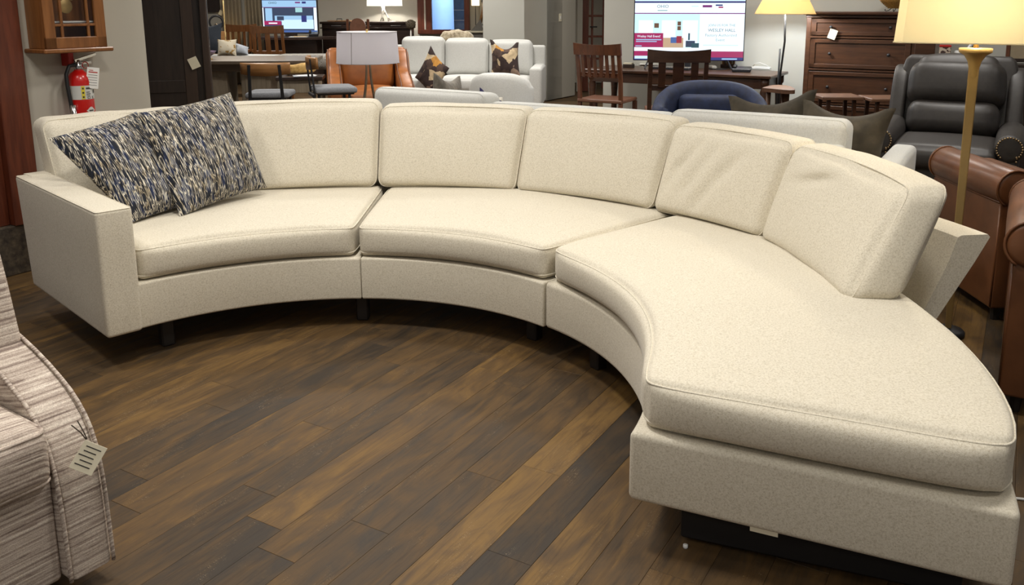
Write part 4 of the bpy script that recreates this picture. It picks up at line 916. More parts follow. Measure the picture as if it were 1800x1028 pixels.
for nm, c, s in (('scr_white', srgb(228, 244, 255), 1.05), ('scr_cyan', srgb(196, 236, 244), 1.), ('scr_navy', srgb(38, 44, 112), .9), ('scr_magenta', srgb(150, 26, 84), 1.), ('scr_purple', srgb(112, 40, 110), 1.), ('scr_teal', srgb(150, 196, 200), 1.), ('scr_bar', srgb(196, 224, 250), 1.), ('scr_text', srgb(120, 160, 170), .8), ('scr_dark', srgb(40, 84, 96), .7), ('scr_brown', srgb(110, 78, 60), .8), ('scr_blue', srgb(70, 100, 160), .9), ('scr_red', srgb(150, 40, 60), .9), ('scr_tan', srgb(190, 160, 130), .9), ('scr_slate', srgb(50, 64, 92), .8), ('scr_pale', srgb(150, 190, 224), .95)): emit(nm, c, s)
def screen(parent, w, h, z0, items, y=-.02):
    """flat coloured panels and lettering on the glass; items in fractions of the screen from its lower left"""
    panel = MB().box((0, y, z0+h/2), (w, .006, h), ch=.001).ok('screen', 'scr_white', parent)
    lift = .0035
    for it in items:
        if it[0] == 't':
            _, body, u, v, size, mat, sx = it; M = Matrix.Translation((-w/2+u*w, y-lift-.0006, z0+v*h)) @ Matrix.Rotation(math.pi/2, 4, 'X'); text('screen_text', body, size, mat, panel, M, sx)
        else:
            nm, u0, v0, u1, v1, mat, l = it; MB().box((-w/2+(u0+u1)/2*w, y-.003-.0004*l, z0+(v0+v1)/2*h), ((u1-u0)*w, .0008*l, (v1-v0)*h), ch=.0001).ok(nm, mat, panel)
    return panel
tw, th = 1.155, .66; tz = .865
tv = thing('television', 'large flat screen on the desk showing a furniture web page', 'television', TV+Vector((0, 0, 0)), R(-7))
tv.location.z = 0
MB().box((0, .0, tz+th/2), (tw+.02, .035, th+.02), ch=.004).ok('housing', 'phone_black', tv)
MB().box((0, .02, tz-.04), (.06, .03, .1)).ok('stand_neck', 'phone_black', tv)
for s in (-1, 1): MB().bar((s*.42, 0, tz+.0), (s*.46, -.12, dh+.006), .014).ok('stand_foot', 'phone_black', tv); MB().bar((s*.42, 0, tz+.0), (s*.46, .12, dh+.006), .014).ok('stand_foot', 'phone_black', tv)
U_ = lambda px: (px-1113)/188.; V_ = lambda py: (104-py)/107.4
def pxr(nm, x0, y0, x1, y1, mat, l=1): return (nm, U_(x0), V_(y1), U_(x1), V_(y0), mat, l)
items = [pxr('browser_bar', 1113, -3, 1301, 3, 'scr_bar'), pxr('menu_bar', 1113, 3.4, 1301, 6.4, 'scr_navy'), pxr('button', 1229, 10, 1245, 14, 'scr_purple'),
 pxr('flag', 1251, 9, 1263, 11.5, 'scr_navy'), pxr('flag', 1256, 12.5, 1264, 15, 'scr_magenta'), pxr('rule', 1113, 23.3, 1301, 25, 'scr_purple'),
 pxr('photo', 1113, 25.3, 1225, 83, 'scr_cyan'), pxr('photo_door', 1160, 36, 1184, 66, 'scr_white', 2), pxr('photo_door', 1196, 36, 1222, 82, 'scr_white', 2), pxr('photo_door', 1120, 36, 1145, 58, 'scr_white', 2),
 pxr('photo_frame', 1147, 41, 1155, 49, 'scr_brown', 3), pxr('photo_frame', 1187, 38, 1193, 45, 'scr_brown', 3), pxr('photo_frame', 1187, 46, 1193, 53, 'scr_brown', 3),
 pxr('photo_sofa', 1162, 66, 1198, 83, 'scr_tan', 3), pxr('photo_cushion', 1176, 65, 1186, 75, 'scr_blue', 4), pxr('photo_cushion', 1186, 63, 1195, 75, 'scr_red', 4), pxr('photo_table', 1202, 71, 1218, 82, 'scr_slate', 3), pxr('photo_chair', 1212, 75, 1225, 83, 'scr_dark', 4), pxr('photo_lamp', 1206, 58, 1209, 70, 'scr_dark', 3),
 pxr('banner', 1113, 58, 1163, 82.5, 'scr_magenta', 5), pxr('banner_line', 1116, 68.5, 1160, 70.3, 'scr_pale', 6), pxr('banner_line', 1116, 71.8, 1152, 73.4, 'scr_pale', 6), pxr('banner_line', 1115, 79.5, 1126, 81, 'scr_pale', 6),
 pxr('footer', 1113, 89, 1301, 99.5, 'scr_magenta'), pxr('task_bar', 1113, 99.5, 1301, 104.4, 'scr_navy'), pxr('search_box', 1114, 97.5, 1143, 102.5, 'scr_bar', 2), pxr('task_text', 1265, 101, 1291, 103.2, 'scr_pale', 2), pxr('nav_line', 1210, 11, 1222, 13, 'scr_bar', 1), pxr('logo_line', 1152, 18.6, 1169, 19.9, 'scr_text', 1),
 ('t', 'OHIO', U_(1161), V_(12.5), .048, 'scr_dark', 1.), ('t', 'Wesley Hall Event!', U_(1138), V_(63.6), .036, 'scr_white', .9),
 ('t', 'JOIN US FOR THE', U_(1263), V_(44.5), .036, 'scr_text', 1.), ('t', 'WESLEY HALL', U_(1263), V_(53), .046, 'scr_dark', 1.), ('t', 'Factory Authorized', U_(1262), V_(61.5), .042, 'scr_text', 1.), ('t', 'Event', U_(1261), V_(69.5), .042, 'scr_text', 1.), pxr('date_line', 1232, 77.5, 1292, 79.5, 'scr_bar', 1)]
items = [i if i[0] != 't' or i[1] != 'Wesley Hall Event!' else i for i in items]
pn = screen(tv, tw, th, tz, items)
for c_ in pn.children:
    if c_.name.startswith('screen_text') and len(c_.data.vertices) and c_.data.materials[0].name.startswith('scr_white'): c_.location.y = -.004
# things on the desk
def on_desk(px, py): p = ground(px, py, dh); return (p.x, p.y, dh)
def desk_thing(name, label, cat, px, py, rot=0): return thing(name, label, cat, on_desk(px, py), rot)
t = desk_thing('pen_holder', 'black mesh pencil cup full of pens at the right end of the desk', 'pencil cup', 1304, 109, .2)
MB().lathe([(.045, 0), (.048, .11), (.044, .11), (.041, .006), (0, .006)], 20, cap=False).ok('cup', 'phone_black', t, True)
for k, mt in enumerate(('orange_plastic', 'red_plastic', 'phone_black', 'yellow_label', 'phone_black')): a = k*1.25; MB().tube([(.01*math.cos(a), .01*math.sin(a), .01), (.045*math.cos(a), .045*math.sin(a), .17+.012*k)], .005, 6).ok('pen', mt, t, True)
t = desk_thing('marker_bottle', 'yellow and black bottle beside the pencil cup', 'bottle', 1297, 110); MB().lathe([(.026, 0), (.026, .09), (.012, .105), (.012, .125), (0, .13)], 16, cap=False).ok('body', 'yellow_label', t, True); MB().lathe([(.0265, .03), (.0265, .06)], 16, cap=False).ok('band', 'phone_black', t, True)
t = desk_thing('letter_sorter', 'small wooden letter sorter with papers on the desk', 'letter rack', 1279, 119, -.3); MB().box((0, 0, .02), (.15, .1, .04)).ok('base', 'cherry_x', t)
for k in range(4): MB().box((-.055+.036*k, 0, .085), (.006, .09, .1), ch=.001).ok('paper_slip', 'paper' if k % 2 else 'gold_cloth', t); MB().box((-.037+.036*k, 0, .07), (.012, .1, .09), ch=.002).ok('divider', 'oak_amber', t)
t = desk_thing('telephone', 'black desk telephone at the right end of the desk', 'telephone', 1304, 126, -.3); MB().box((0, 0, .026), (.19, .2, .035), tilt=R(4), ch=.01).ok('body', 'phone_black', t); MB().tube([(-.07, -.07, .05), (-.07, 0, .065), (-.07, .07, .05)], [.02, .014, .02], 10).ok('handset', 'rubber', t, True)
t = desk_thing('computer_mouse', 'grey computer mouse on a dark pad on the desk', 'mouse', 1252, 122, .3); MB().rbox((0, 0, .022), (.065, .11, .034), .015, (4, 6, 2), crown(top=.008)).ok('shell', 'stone_grey', t, True); MB().lathe([(.0, 0), (.1, 0), (.1, .004), (0, .004)], 24, (.06, -.0, 0), cap=False).ok('mouse_pad', 'phone_black', t)
t = desk_thing('keyboard', 'dark keyboard lying on the desk before the large screen', 'keyboard', 1180, 122, ROT); MB().box((0, 0, .016), (.44, .15, .02), tilt=R(3), ch=.003).ok('body', 'phone_black', t)
kb = MB()
for i in range(14):
    for j in range(4): kb.box((-.2+.031*i, -.05+.032*j, .026), (.024, .024, .006), ch=.002)
kb = kb.ok('keys', 'stone_grey', t); kb['kind'] = 'stuff'
t = desk_thing('paper_stack', 'white papers lying on the desk between the two chairs', 'papers', 1145, 114, ROT+.1)
for k in range(3): MB().box((.006*k, -.005*k, .002+.004*k), (.28, .21, .003), rot=.08*k, ch=.0005).ok('sheet', 'white_paper', t)
t = desk_thing('card_box', 'small box of cream cards on the left part of the desk', 'box', 1105, 119, ROT); MB().box((0, 0, .02), (.11, .075, .04), ch=.003).ok('body', 'espresso_x', t); MB().box((0, -.005, .045), (.095, .06, .02), ch=.001).ok('cards', 'paper', t)
t = desk_thing('power_strip', 'white power strip with looping cable on the corner of the desk', 'power strip', 1338, 122, ROT); MB().box((0, 0, .015), (.2, .05, .03), ch=.006).ok('body', 'white_plastic', t); MB().tube([(-.1, 0, .02), (-.06, -.05, .06), (.0, -.06, .075), (.06, -.03, .05), (.1, .02, .01), (.02, .04, .006)], .005, 6).ok('cable', 'white_plastic', t, True)
# two slatted chairs at the desk
c1 = at(1068, 72, 9.1); wooden_chair('slat_back_chair', 'cherry slat-back chair turned sideways at the left end of the desk', (c1.x, 9.0, 0), R(152), 'cherry', .50, .44, 1.06, .47, 6, 'slat-back desk chairs', 'leather_dark_brown', .036, .74)
c2 = at(1192, 85, 7.95); wooden_chair('slat_back_chair', 'darker slat-back chair in front of the large screen', (c2.x, 8.05, 0), R(180)-R(4), 'cherry_x', .54, .46, 1.05, .47, 3, 'slat-back desk chairs', 'leather_dark_brown', .066, .70)
# ------------------------------------------------------------------ table lamp on side table behind the sofa
TL = at(647, 110, 7.0); TLx = TL.x
e1 = thing('end_table', 'dark round end table behind the curved sofa holding the white lamp', 'table', (TLx, 7.0, 0)); MB().lathe([(.22, .575), (.25, .58), (.25, .60), (0, .602)], 32, cap=False).ok('top', 'espresso_x', e1, True); MB().lathe([(.17, 0), (.17, .015), (.03, .03), (.025, .575)], 24).ok('pedestal', 'espresso_x', e1, True)
tl = thing('table_lamp', 'table lamp with white drum shade and curved bronze base behind the curved sofa', 'lamp', (TLx, 7.0, .602), R(20))
MB().lathe([(.07, 0), (.07, .012), (.05, .02), (0, .022)], 28, cap=False).ok('foot', 'bronze', tl, True)
for s in (-1, 1):
    V = []; Fc = []; n = 14
    for i in range(n+1):
        q = i/n; z = .015+.44*q; off = s*(.012+.045*(1-q)**2.2); w_ = .03*(1-q)+.010
        for (dx, dy) in ((-.006, -w_), (.006, -w_), (.006, w_), (-.006, w_)): V.append((off+dx, dy, z))
    for i in range(n):
        for k in range(4): k2 = (k+1) % 4; Fc.append((i*4+k, i*4+k2, (i+1)*4+k2, (i+1)*4+k))
    mesh_obj('curved_blade', V, Fc, 'bronze', tl)
zb, zt_ = TL.z-.602, at(647, 56, 7.0).z-.602
MB().lathe([(.006, .44), (.006, zt_), (.010, zt_+.004), (.010, zt_+.02), (0, zt_+.022)], 12, cap=False).ok('harp_and_finial', 'brass', tl, True)
shd = tapered_shade('shade', 'shade_white', tl, .252, .238, zb, zt_)
MB().bar((-.160, -.197, zb), (-.151, -.186, zt_), .004, .002).ok('seam', 'stone_grey', shd)
for k in range(2): MB().bar((0, 0, zt_-.01), (.234*math.cos(k*math.pi+.3), .234*math.sin(k*math.pi+.3), zt_-.01), .004).ok('spider', 'brass', tl)
bulb((TLx, 7.0), .602+(zb+zt_)/2, 7, (1, .93, .86), .03)
# ------------------------------------------------------------------ far white sofa
fs = at(818, 118, 11.7); FSY = 12.0
fx0, fx1 = at(672, 120, 11.7).x, at(957, 120, 11.7).x
box_sofa('cream_sofa', 'off white three seat sofa in the far background with flower print pillows', ((fx0+fx1)/2, FSY, 0), R(-4), 'white_linen', fx1-fx0, .95, .46, .62, .17, .88, 3, tops=(.99, .97, .95))
chopped('flower_pillow', (757, 80), (790, 120), 11.5, 11.45, .42, .16, 'floral', 'dark flower print pillow turned on its side, middle of the off white sofa', .05, (-.22, -.02), 'pillow', 'flower print pillows')
chopped('flower_pillow', (861, 69), (912, 74), 11.72, 11.72, .46, .18, 'floral', 'dark flower print pillow at the right arm of the off white sofa', .4, (.02, -.1), 'pillow', 'flower print pillows')
p = at(805, 62, 12.6); t = thing('knit_throw', 'chunky beige knit throw over the back of the off white sofa', 'throw', (p.x, 12.40, .93))
MB().rbox((0, .02, .085), (.48, .24, .15), .07, (14, 6, 4), lambda U, P: np.c_[P[:, 0], P[:, 1], P[:, 2]-.05*np.abs(U[:, 0])**2+wob(P, .012, 40., 3)]).ok('folds', 'throw', t, True)
# ------------------------------------------------------------------ tan leather club chair
oc = at(640, 120, 9.4); t = thing('club_chair', 'tan leather club chair partly hidden by the white drum lamp shade', 'armchair', (oc.x, 9.7, 0), R(14))
MB().rbox((0, 0, .24), (.9, .84, .3), .05, (5, 5, 3)).ok('base', 'leather_tan', t, True); MB().rbox((0, -.08, .43), (.56, .68, .18), .06, (8, 8, 3), crown(top=.04, front=.02, pw=.6)).ok('seat_cushion', 'leather_tan', t, True)
MB().rbox((-.02, .28, .74), (.62, .24, .58), .1, (10, 4, 10), crown(front=.06, top=.04, pw=.6), tilt=R(-14)).ok('back_cushion', 'leather_tan', t, True)
MB().rbox((0, .4, .62), (.9, .12, .68), .05, (6, 2, 6), tilt=R(-10)).ok('back_panel', 'leather_tan', t, True)
for s in (-1, 1):
    pf = chaikin([(.46, .1), (.50, .80), (.36, .96), (.24, .88), (.12, .70), (-.30, .62), (-.42, .54), (-.43, .1)], 2); a_ = slab_profile(MB(), pf, min(s*.30, s*.47), max(s*.30, s*.47), .05, 4).ok('arm', 'leather_tan', t); auto(a_, 60)
    for xx in (.32, .45): MB().tube([(s*xx, y, z+.004) for y, z in pf[2:-1]], .006, 6).ok('welt', 'leather_dark_brown', a_, True)
legs4(t, .86, .8, .09, .05, 'black_leg')
#@@P5
# ------------------------------------------------------------------ tall dark cabinet by the pier
a0, a1 = at(238, 100, 6.9), at(362, 100, 6.9)
ar = thing('tall_cabinet', 'tall espresso wood cabinet with a hanging price tag, beside the clock wall', 'cabinet', ((a0.x+a1.x)/2-.07, 7.1, 0), R(20)); aw = a1.x-a0.x+.02
MB().box((0, .03, 1.05), (aw, .4, 2.1), ch=.006).ok('body', 'espresso', ar)
d = MB().box((-.06, -.185, 1.05), (aw-.16, .03, 2.0), ch=.004).ok('door', 'espresso', ar)
for xx, ww in ((-aw/2+.05, .08), (aw/2-.155, .09)): MB().box((xx, -.203, 1.05), (ww, .016, 2.0), ch=.003).ok('stile', 'espresso_stile', d)
for zz in (.1, .8, 1.9): MB().box((-.05, -.203, zz), (aw-.3, .014, .1), ch=.003).ok('rail', 'espresso', d)
MB().box((aw/2-.03, -.19, 1.05), (.05, .05, 2.08), ch=.004).ok('corner_post', 'espresso_stile', ar)
pt = at(318, 112, 6.85); tg = price_tag(ar, (pt.x-ar.location.x, -.232, pt.z), 0, .072, -22, 0)
# ------------------------------------------------------------------ wall clock on the pier
ck_p = PI0+PA*.222+PN*.002
ck = thing('wall_clock', 'amber oak wall clock with brass pendulum behind small panes', 'clock', (ck_p.x, ck_p.y, 0), math.atan2(PA.y, PA.x))
z0, z1, cwid, cdep = 1.215, 2.0, .35, .15
for s in (-1, 1): MB().box((s*(cwid/2-.012), -cdep/2, (z0+z1)/2), (.024, cdep, z1-z0), ch=.003).ok('side', 'oak_amber', ck)
MB().box((0, -.006, (z0+z1)/2), (cwid-.03, .012, z1-z0)).ok('back_board', 'oak_amber', ck)
MB().box((0, -cdep/2-.012, z0-.012), (cwid+.05, cdep+.045, .024), ch=.006).ok('bottom_moulding', 'oak_amber', ck); MB().box((0, -cdep/2-.012, z1+.012), (cwid+.06, cdep+.05, .03), ch=.006).ok('top_moulding', 'oak_amber', ck)
dr = MB().box((0, -cdep-.006, z0+.03), (cwid, .02, .06), ch=.003).ok('door', 'oak_amber', ck)
for s in (-1, 1): MB().box((s*(cwid/2-.03), -cdep-.006, (z0+z1)/2), (.06, .02, z1-z0), ch=.003).ok('door_stile', 'oak_amber', dr)
for xx in (-.075, .075): MB().box((xx, -cdep-.006, (z0+z1)/2), (.014, .014, z1-z0-.1), ch=.002).ok('muntin', 'oak_amber', dr)
for zz in (z0+.125, z0+.5): MB().box((0, -cdep-.006, zz), (cwid-.1, .014, .014), ch=.002).ok('muntin', 'oak_amber', dr)
for xx, ww in ((-.105, .045), (0, .135), (.105, .045)):
    for za, zb_ in ((z0+.062, z0+.117), (z0+.134, z0+.49)): MB().box((xx, -cdep-.003, (za+zb_)/2), (ww, .002, zb_-za), ch=.0003).ok('pane', 'glass', dr)
pd = MB().lathe([(0, -.004), (.036, -.004), (.04, 0), (.036, .004), (0, .005)], 28, cap=False); pd.V = [(v[0]-.02, -cdep*.8-v[2], v[1]+z0+.225) for v in pd.V]; pd = pd.ok('pendulum', 'brass', ck, True)
MB().box((-.02, -cdep*.8, z0+.45), (.012, .004, .42)).ok('pendulum_rod', 'brass', pd)
for xx in (-.1, .02): MB().lathe([(.012, z0+.255), (.013, z0+.26), (.013, z0+.6)], 14, (xx, -cdep*.7, 0)).ok('chime_tube', 'brass', ck, True)
MB().box((0, -cdep*.5, z0+.14), (cwid-.05, cdep*.8, .01)).ok('inner_shelf', 'white_plastic', ck)
# ------------------------------------------------------------------ fire extinguisher
ep = PI0+PA*.262+PN*.085
ex = thing('fire_extinguisher', 'red fire extinguisher with white inspection tag hanging on the wall under the clock', 'fire extinguisher', (ep.x, ep.y, .66), math.atan2(PA.y, PA.x)); er = .064
MB().lathe([(er*.9, 0), (er, .012), (er, .365), (er*.92, .39), (er*.7, .412), (er*.42, .424), (er*.36, .43)], 36).ok('cylinder', 'red_paint', ex, True)
lb = MB().lathe([(er+.0008, .268), (er+.0008, .345)], 36, cap=False).ok('label_band', 'label_white', ex, True)
def curved(nm, a0_, a1_, zA, zB, mat, parent, r=er+.0018):
    V = []; Fc = []; n = 8
    for i in range(n+1):
        a = R(a0_+(a1_-a0_)*i/n); V += [(r*math.cos(a), r*math.sin(a), zA), (r*math.cos(a), r*math.sin(a), zB)]
    for i in range(n): Fc.append((i*2, i*2+2, i*2+3, i*2+1))
    return mesh_obj(nm, V, Fc, mat, parent, True)
curved('yellow_strip', 240, 256, .270, .343, 'yellow_label', lb); curved('print_block', 262, 292, .325, .334, 'ink', lb); curved('print_block', 305, 318, .30, .32, 'ink', lb); curved('print_block', 262, 284, .296, .300, 'ink', lb); curved('print_block', 262, 280, .306, .310, 'ink', lb); curved('print_block', 262, 280, .288, .291, 'ink', lb)
for a in (266, 292): curved('pictogram', a, a+14, .271, .284, 'ink', lb); curved('pictogram', a+3, a+11, .274, .281, 'label_white', lb, er+.0024)
for k in range(3): curved('hazard_mark', 244, 252, 0.277+.024*k, .287+.024*k, 'ink', lb, er+.0024)
dm = [(270-9+18*i/6) for i in range(7)]
V = []; Fc = []
for i, f_ in enumerate((0, .35, .8, 1, .8, .35, 0)): a = R(255+50*i/6); V += [((er+.0012)*math.cos(a), (er+.0012)*math.sin(a), .205-.021*f_), ((er+.0012)*math.cos(a), (er+.0012)*math.sin(a), .205+.021*f_)]
for i in range(6): Fc.append((i*2, i*2+2, i*2+3, i*2+1))
mesh_obj('diamond_logo', V, Fc, 'label_white', ex, True); curved('logo_lettering', 268, 292, .201, .208, 'ink', ex)
MB().lathe([(.022, .43), (.024, .44), (.02, .465), (.012, .475), (.012, .485)], 18).ok('valve', 'chrome', ex, True)
MB().bar((-.02, -.0, .48), (.10, -.02, .515), .018, .01).ok('lever', 'chrome', ex); MB().bar((-.03, 0, .463), (.07, -.015, .47), .016, .008).ok('handle', 'chrome', ex)
MB().tube([(.03+.018*math.cos(a), -.02, .455+.018*math.sin(a)) for a in [R(30*k) for k in range(12)]], .002, 6, True).ok('pull_pin', 'red_plastic', ex, True)
MB().tube([(-.02, -.01, .46), (-.06, -.012, .455), (-.083, -.014, .41), (-.086, -.02, .35), (-.078, -.025, .22), (-.074, -.03, .12), (-.072, -.03, .02)], .0105, 8).ok('hose', 'rubber', ex, True)
MB().lathe([(.014, .0), (.016, .02), (.016, .1)], 14, (-.072, -.03, .14)).ok('hose_clip', 'chrome', ex, True)
MB().box((-.03, .045, .49), (.032, .07, .075), ch=.003).ok('wall_bracket', 'red_plastic', ex)
it = MB().box((0, 0, 0), (.062, .0016, .118), ch=.0004).ok('inspection_tag', 'white_paper', ex); it.location = (.035, -.068, .385); it.rotation_euler = (R(-6), R(9), R(-28))
MB().box((.0, -.0012, .032), (.045, .0006, .006), ch=.0001).ok('print_line', 'red_plastic', it); MB().box((-.01, -.0012, .042), (.02, .0006, .004), ch=.0001).ok('print_line', 'red_plastic', it)
for k in range(5): MB().box((0, -.0012, .016-.014*k), (.046, .0006, .0022), ch=.0001).ok('print_line', 'ink', it)
# ------------------------------------------------------------------ dining corner
dtp = at(430, 104, 10.3); DT = thing('dining_table', 'weathered grey oak dining table left of the tan leather chair', 'table', (at(400, 104, 10.3).x, 10.35, 0), R(6)); dz = at(545, 103, 10.3).z
wL, wR = at(250, 104, 10.3).x-DT.location.x, at(552, 104, 10.3).x-DT.location.x
for k in range(6): MB().box(((wL+wR)/2, -.42+.168*k, dz-.02), (wR-wL, .166, .04), ch=.004).ok('plank', 'grey_oak_x', DT)
MB().box(((wL+wR)/2, -.30, dz-.09), (wR-wL-.16, .03, .09)).ok('apron', 'grey_oak_x', DT); MB().box(((wL+wR)/2, .30, dz-.09), (wR-wL-.16, .03, .09)).ok('apron', 'grey_oak_x', DT)
for cx in (-.15, .35):
    MB().box((cx, 0, (dz-.12)/2), (.34, .5, dz-.12), ch=.008).ok('pedestal', 'grey_oak', DT); MB().box((cx, -.256, (dz-.12)/2), (.24, .014, dz-.28), ch=.004).ok('pedestal_panel', 'grey_oak', DT)
def metal_chair(label, px, py, Y, rot, group='wood and metal dining chairs'):
    p = at(px, py, Y); t = thing('metal_chair', label, 'chair', (p.x, Y, 0), rot, group); H = p.z
    V = []; Fc = []; n = 16
    for i in range(n+1):
        a = -1+2*i/n; x = a*.25; y = .235-.07*a*a
        for (dy, z) in ((-.009, H-.135+.02*a*a), (.009, H-.135+.02*a*a), (.012, H-.02), (.004, H), (-.006, H-.01)): V.append((x, y+dy, z-.02*a*a*(z > H-.1)*0))
    for i in range(n):
        for k in range(5): k2 = (k+1) % 5; Fc.append((i*5+k, (i+1)*5+k, (i+1)*5+k2, i*5+k2))
    Fc.append((0, 1, 2, 3, 4)); Fc.append(tuple(n*5+k for k in (4, 3, 2, 1, 0))); mesh_obj('backrest', V, Fc, 'honey_ply', t, True)
    sh_ = H-.34
    MB().rbox((0, -.02, sh_), (.44, .42, .06), .025, (8, 8, 2), crown(top=.012, pw=.6)).ok('seat', 'grey_cloth', t, True)
    for s in (-1, 1):
        MB().bar((s*.165, .19, sh_-.05), (s*.15, .222, H-.02), .032, .016).ok('back_post', 'black_metal', t)
        for sy in (-1, 1): MB().bar((s*.21, sy*.19, 0), (s*.17, sy*.15, sh_-.03), .026).ok('leg', 'black_metal', t)
    MB().box((0, .2, sh_-.05), (.36, .03, .03)).ok('cross_bar', 'black_metal', t); MB().box((0, -.02, sh_-.035), (.38, .36, .02)).ok('seat_frame', 'black_metal', t)
    return t
metal_chair('bent plywood and black metal dining chair at the grey table, back turned', 472, 108, 9.0, R(185))
metal_chair('bent plywood and black metal dining chair standing side on by the tan leather chair', 580, 98, 8.85, R(112))
# bench at the table with cushions
gb = at(360, 92, 10.9)
def table_pillow(nm, label, cx, cy, Y, w_, h_, mat, chop=.1, lean=.05, skew=0.):
    a = at(cx-w_/2, cy-h_/2, Y); b = at(cx+w_/2, cy-h_/2+skew, Y); c_ = at(cx+w_/2, cy+h_/2, Y-lean); d_ = at(cx-w_/2, cy+h_/2, Y-lean)
    o = pillow(nm, (d_, c_, b, a), .16, mat, None, chop, 16, 2, .55, .08); return tag(o, label, 'pillow')
bn = thing('window_seat', 'pale upholstered bench behind the grey dining table carrying pillows', 'bench', (at(398, 100, 11.6).x, 11.75, 0), 0); bz = at(410, 99, 11.6).z
MB().rbox((0, 0, bz-.1), (1.5, .6, .2), .05, (10, 5, 3), crown(top=.02)).ok('seat', 'white_linen', bn, True); legs4(bn, 1.4, .5, bz-.2, .06, 'black_leg')
table_pillow('navy_pillow', 'dark navy pillow beside the tall espresso cabinet', 369, 71, 11.5, 42, 50, 'navy_cloth', .05, .1, -6)
table_pillow('scroll_pillow', 'cream pillow with gold scroll pattern next to the navy pillow', 399, 84, 11.35, 34, 30, 'gold_scroll', .05, .1)
table_pillow('blue_pillow', 'pale blue pillow at the end of the upholstered bench', 420, 85, 11.5, 34, 24, 'pale_blue_cloth', .0, .1, 10)
gl = at(368, 97, 10.2); t = thing('glass_bowl', 'purple glass bowl on a wooden foot at the corner of the dining table', 'bowl', (gl.x, 10.15, dz)); MB().lathe([(.03, .035), (.07, .06), (.10, .10), (.095, .10), (.065, .066), (.0, .05)], 24, cap=False).ok('bowl', 'glass_purple', t, True); MB().lathe([(.055, 0), (.05, .01), (.022, .02), (.03, .036)], 20).ok('foot', 'gold_cloth', t, True)
# patterned bench, gold bolster, coffee table with magazines
pbn = at(536, 106, 10.95); t = thing('herringbone_bench', 'grey herringbone upholstered bench past the end of the dining table', 'bench', (pbn.x-.02, 11.25, 0), 0); hz = at(536, 98, 11.0).z
MB().rbox((0, 0, hz-.09), (.85, .5, .18), .05, (8, 5, 3), crown(top=.01)).ok('seat', 'herringbone', t, True); legs4(t, .78, .44, hz-.18, .05, 'cherry')
cft = at(548, 133, 9.55); cfz = cft.z; t = thing('coffee_table', 'dark coffee table with magazines between the plywood chairs', 'table', (cft.x-.12, 9.55, 0), R(8)); MB().box((0, 0, cfz-.02), (.5, .34, .04), ch=.005).ok('top', 'espresso_x', t); legs4(t, .48, .32, cfz-.04, .05, 'grey_oak'); MB().box((0, -.12, cfz-.11), (.4, .02, .14)).ok('drawer', 'grey_oak', t)
t = thing('magazine', 'magazine lying open on the dark coffee table', 'magazine', (cft.x-.06, 9.47, cfz), R(20)); MB().box((0, 0, .004), (.24, .17, .008), ch=.001).ok('pages', 'pale_blue_cloth', t); MB().box((.02, .01, .01), (.2, .15, .004), rot=.2, ch=.001).ok('cover', 'white_paper', t)
p = at(540, 128, 9.75); o = MB().rbox((0, 0, 0), (.36, .1, .11), .045, (10, 4, 4), lambda U, P: P+np.c_[wob(P, .0, 1), wob(P, .006, 40., 1), wob(P, .006, 40., 2)]).ok('gold_bolster', 'gold_cloth', None, True); o.location = (p.x-.04, 9.62, cfz+.075); o.rotation_euler = (0, R(-6), R(4)); tag(o, 'crumpled gold lumbar pillow on the dark coffee table', 'pillow')
# ------------------------------------------------------------------ back office desk with monitor
MY = 15.0; mo0, mo1 = at(461, 30, MY), at(556, 30, MY); mw = mo1.x-mo0.x; mh = mw*.5625; mz = at(508, 57, MY).z
dz2 = at(508, 65, MY-.2).z
t = thing('office_desk', 'dark round-ended desk under the smaller far monitor', 'desk', ((mo0.x+mo1.x)/2+.05, MY, 0), 0)
b = MB(); poly = [(.75*math.cos(a)*(1.0), .42*math.sin(a)) for a in [2*math.pi*k/36 for k in range(36)]]; b.prism(poly, dz2-.04, dz2); b.ok('top', 'espresso_x', t); MB().box((0, 0, (dz2-.04)/2), (.9, .4, dz2-.04), ch=.01).ok('pedestal', 'espresso_x', t)
mt = thing('monitor', 'smaller far monitor showing a living room web page', 'monitor', ((mo0.x+mo1.x)/2, MY+.05, 0), 0); 
MB().box((0, .0, mz+mh/2), (mw+.05, .03, mh+.05), ch=.004).ok('housing', 'espresso', mt); MB().box((0, .01, (mz+dz2)/2+.006), (.2, .06, mz-dz2+.008)).ok('stand', 'espresso', mt)
u2 = lambda px: (px-461)/95.; v2 = lambda py: (57-py)/53.5
def px2(nm, x0, y0, x1, y1, mat, l=1): return (nm, u2(x0), v2(y1), u2(x1), v2(y0), mat, l)
screen(mt, mw, mh, mz, [px2('menu_bar', 461, 0, 556, 1.5, 'scr_navy'), px2('header', 461, 1.6, 556, 13, 'scr_pale'), px2('rule', 461, 13, 556, 14, 'scr_purple', 2), px2('photo', 463, 14, 551, 55, 'scr_slate', 2), px2('photo_window', 466, 15, 478, 37, 'scr_pale', 3), px2('photo_mirror', 519, 14, 531, 22, 'scr_teal', 3),
 px2('photo_sofa', 482, 28, 549, 38, 'scr_pale', 3), px2('photo_sofa', 494, 35, 550, 51, 'scr_bar', 4), px2('photo_pillow', 529, 28, 538, 39, 'scr_navy', 5), px2('photo_pillow', 486, 29, 498, 36, 'scr_slate', 5), px2('banner', 463, 37, 493, 44, 'scr_magenta', 5), px2('banner_line', 471, 40, 486, 42, 'scr_white', 6), px2('task_bar', 461, 53.5, 556, 57, 'scr_blue', 3), px2('button', 519, 4, 528, 6.5, 'scr_purple', 3), px2('flag', 531, 3.5, 538, 7, 'scr_navy', 3), ('t', 'OHIO', u2(479.5), v2(6), .055, 'scr_dark', 1.)], -.017)
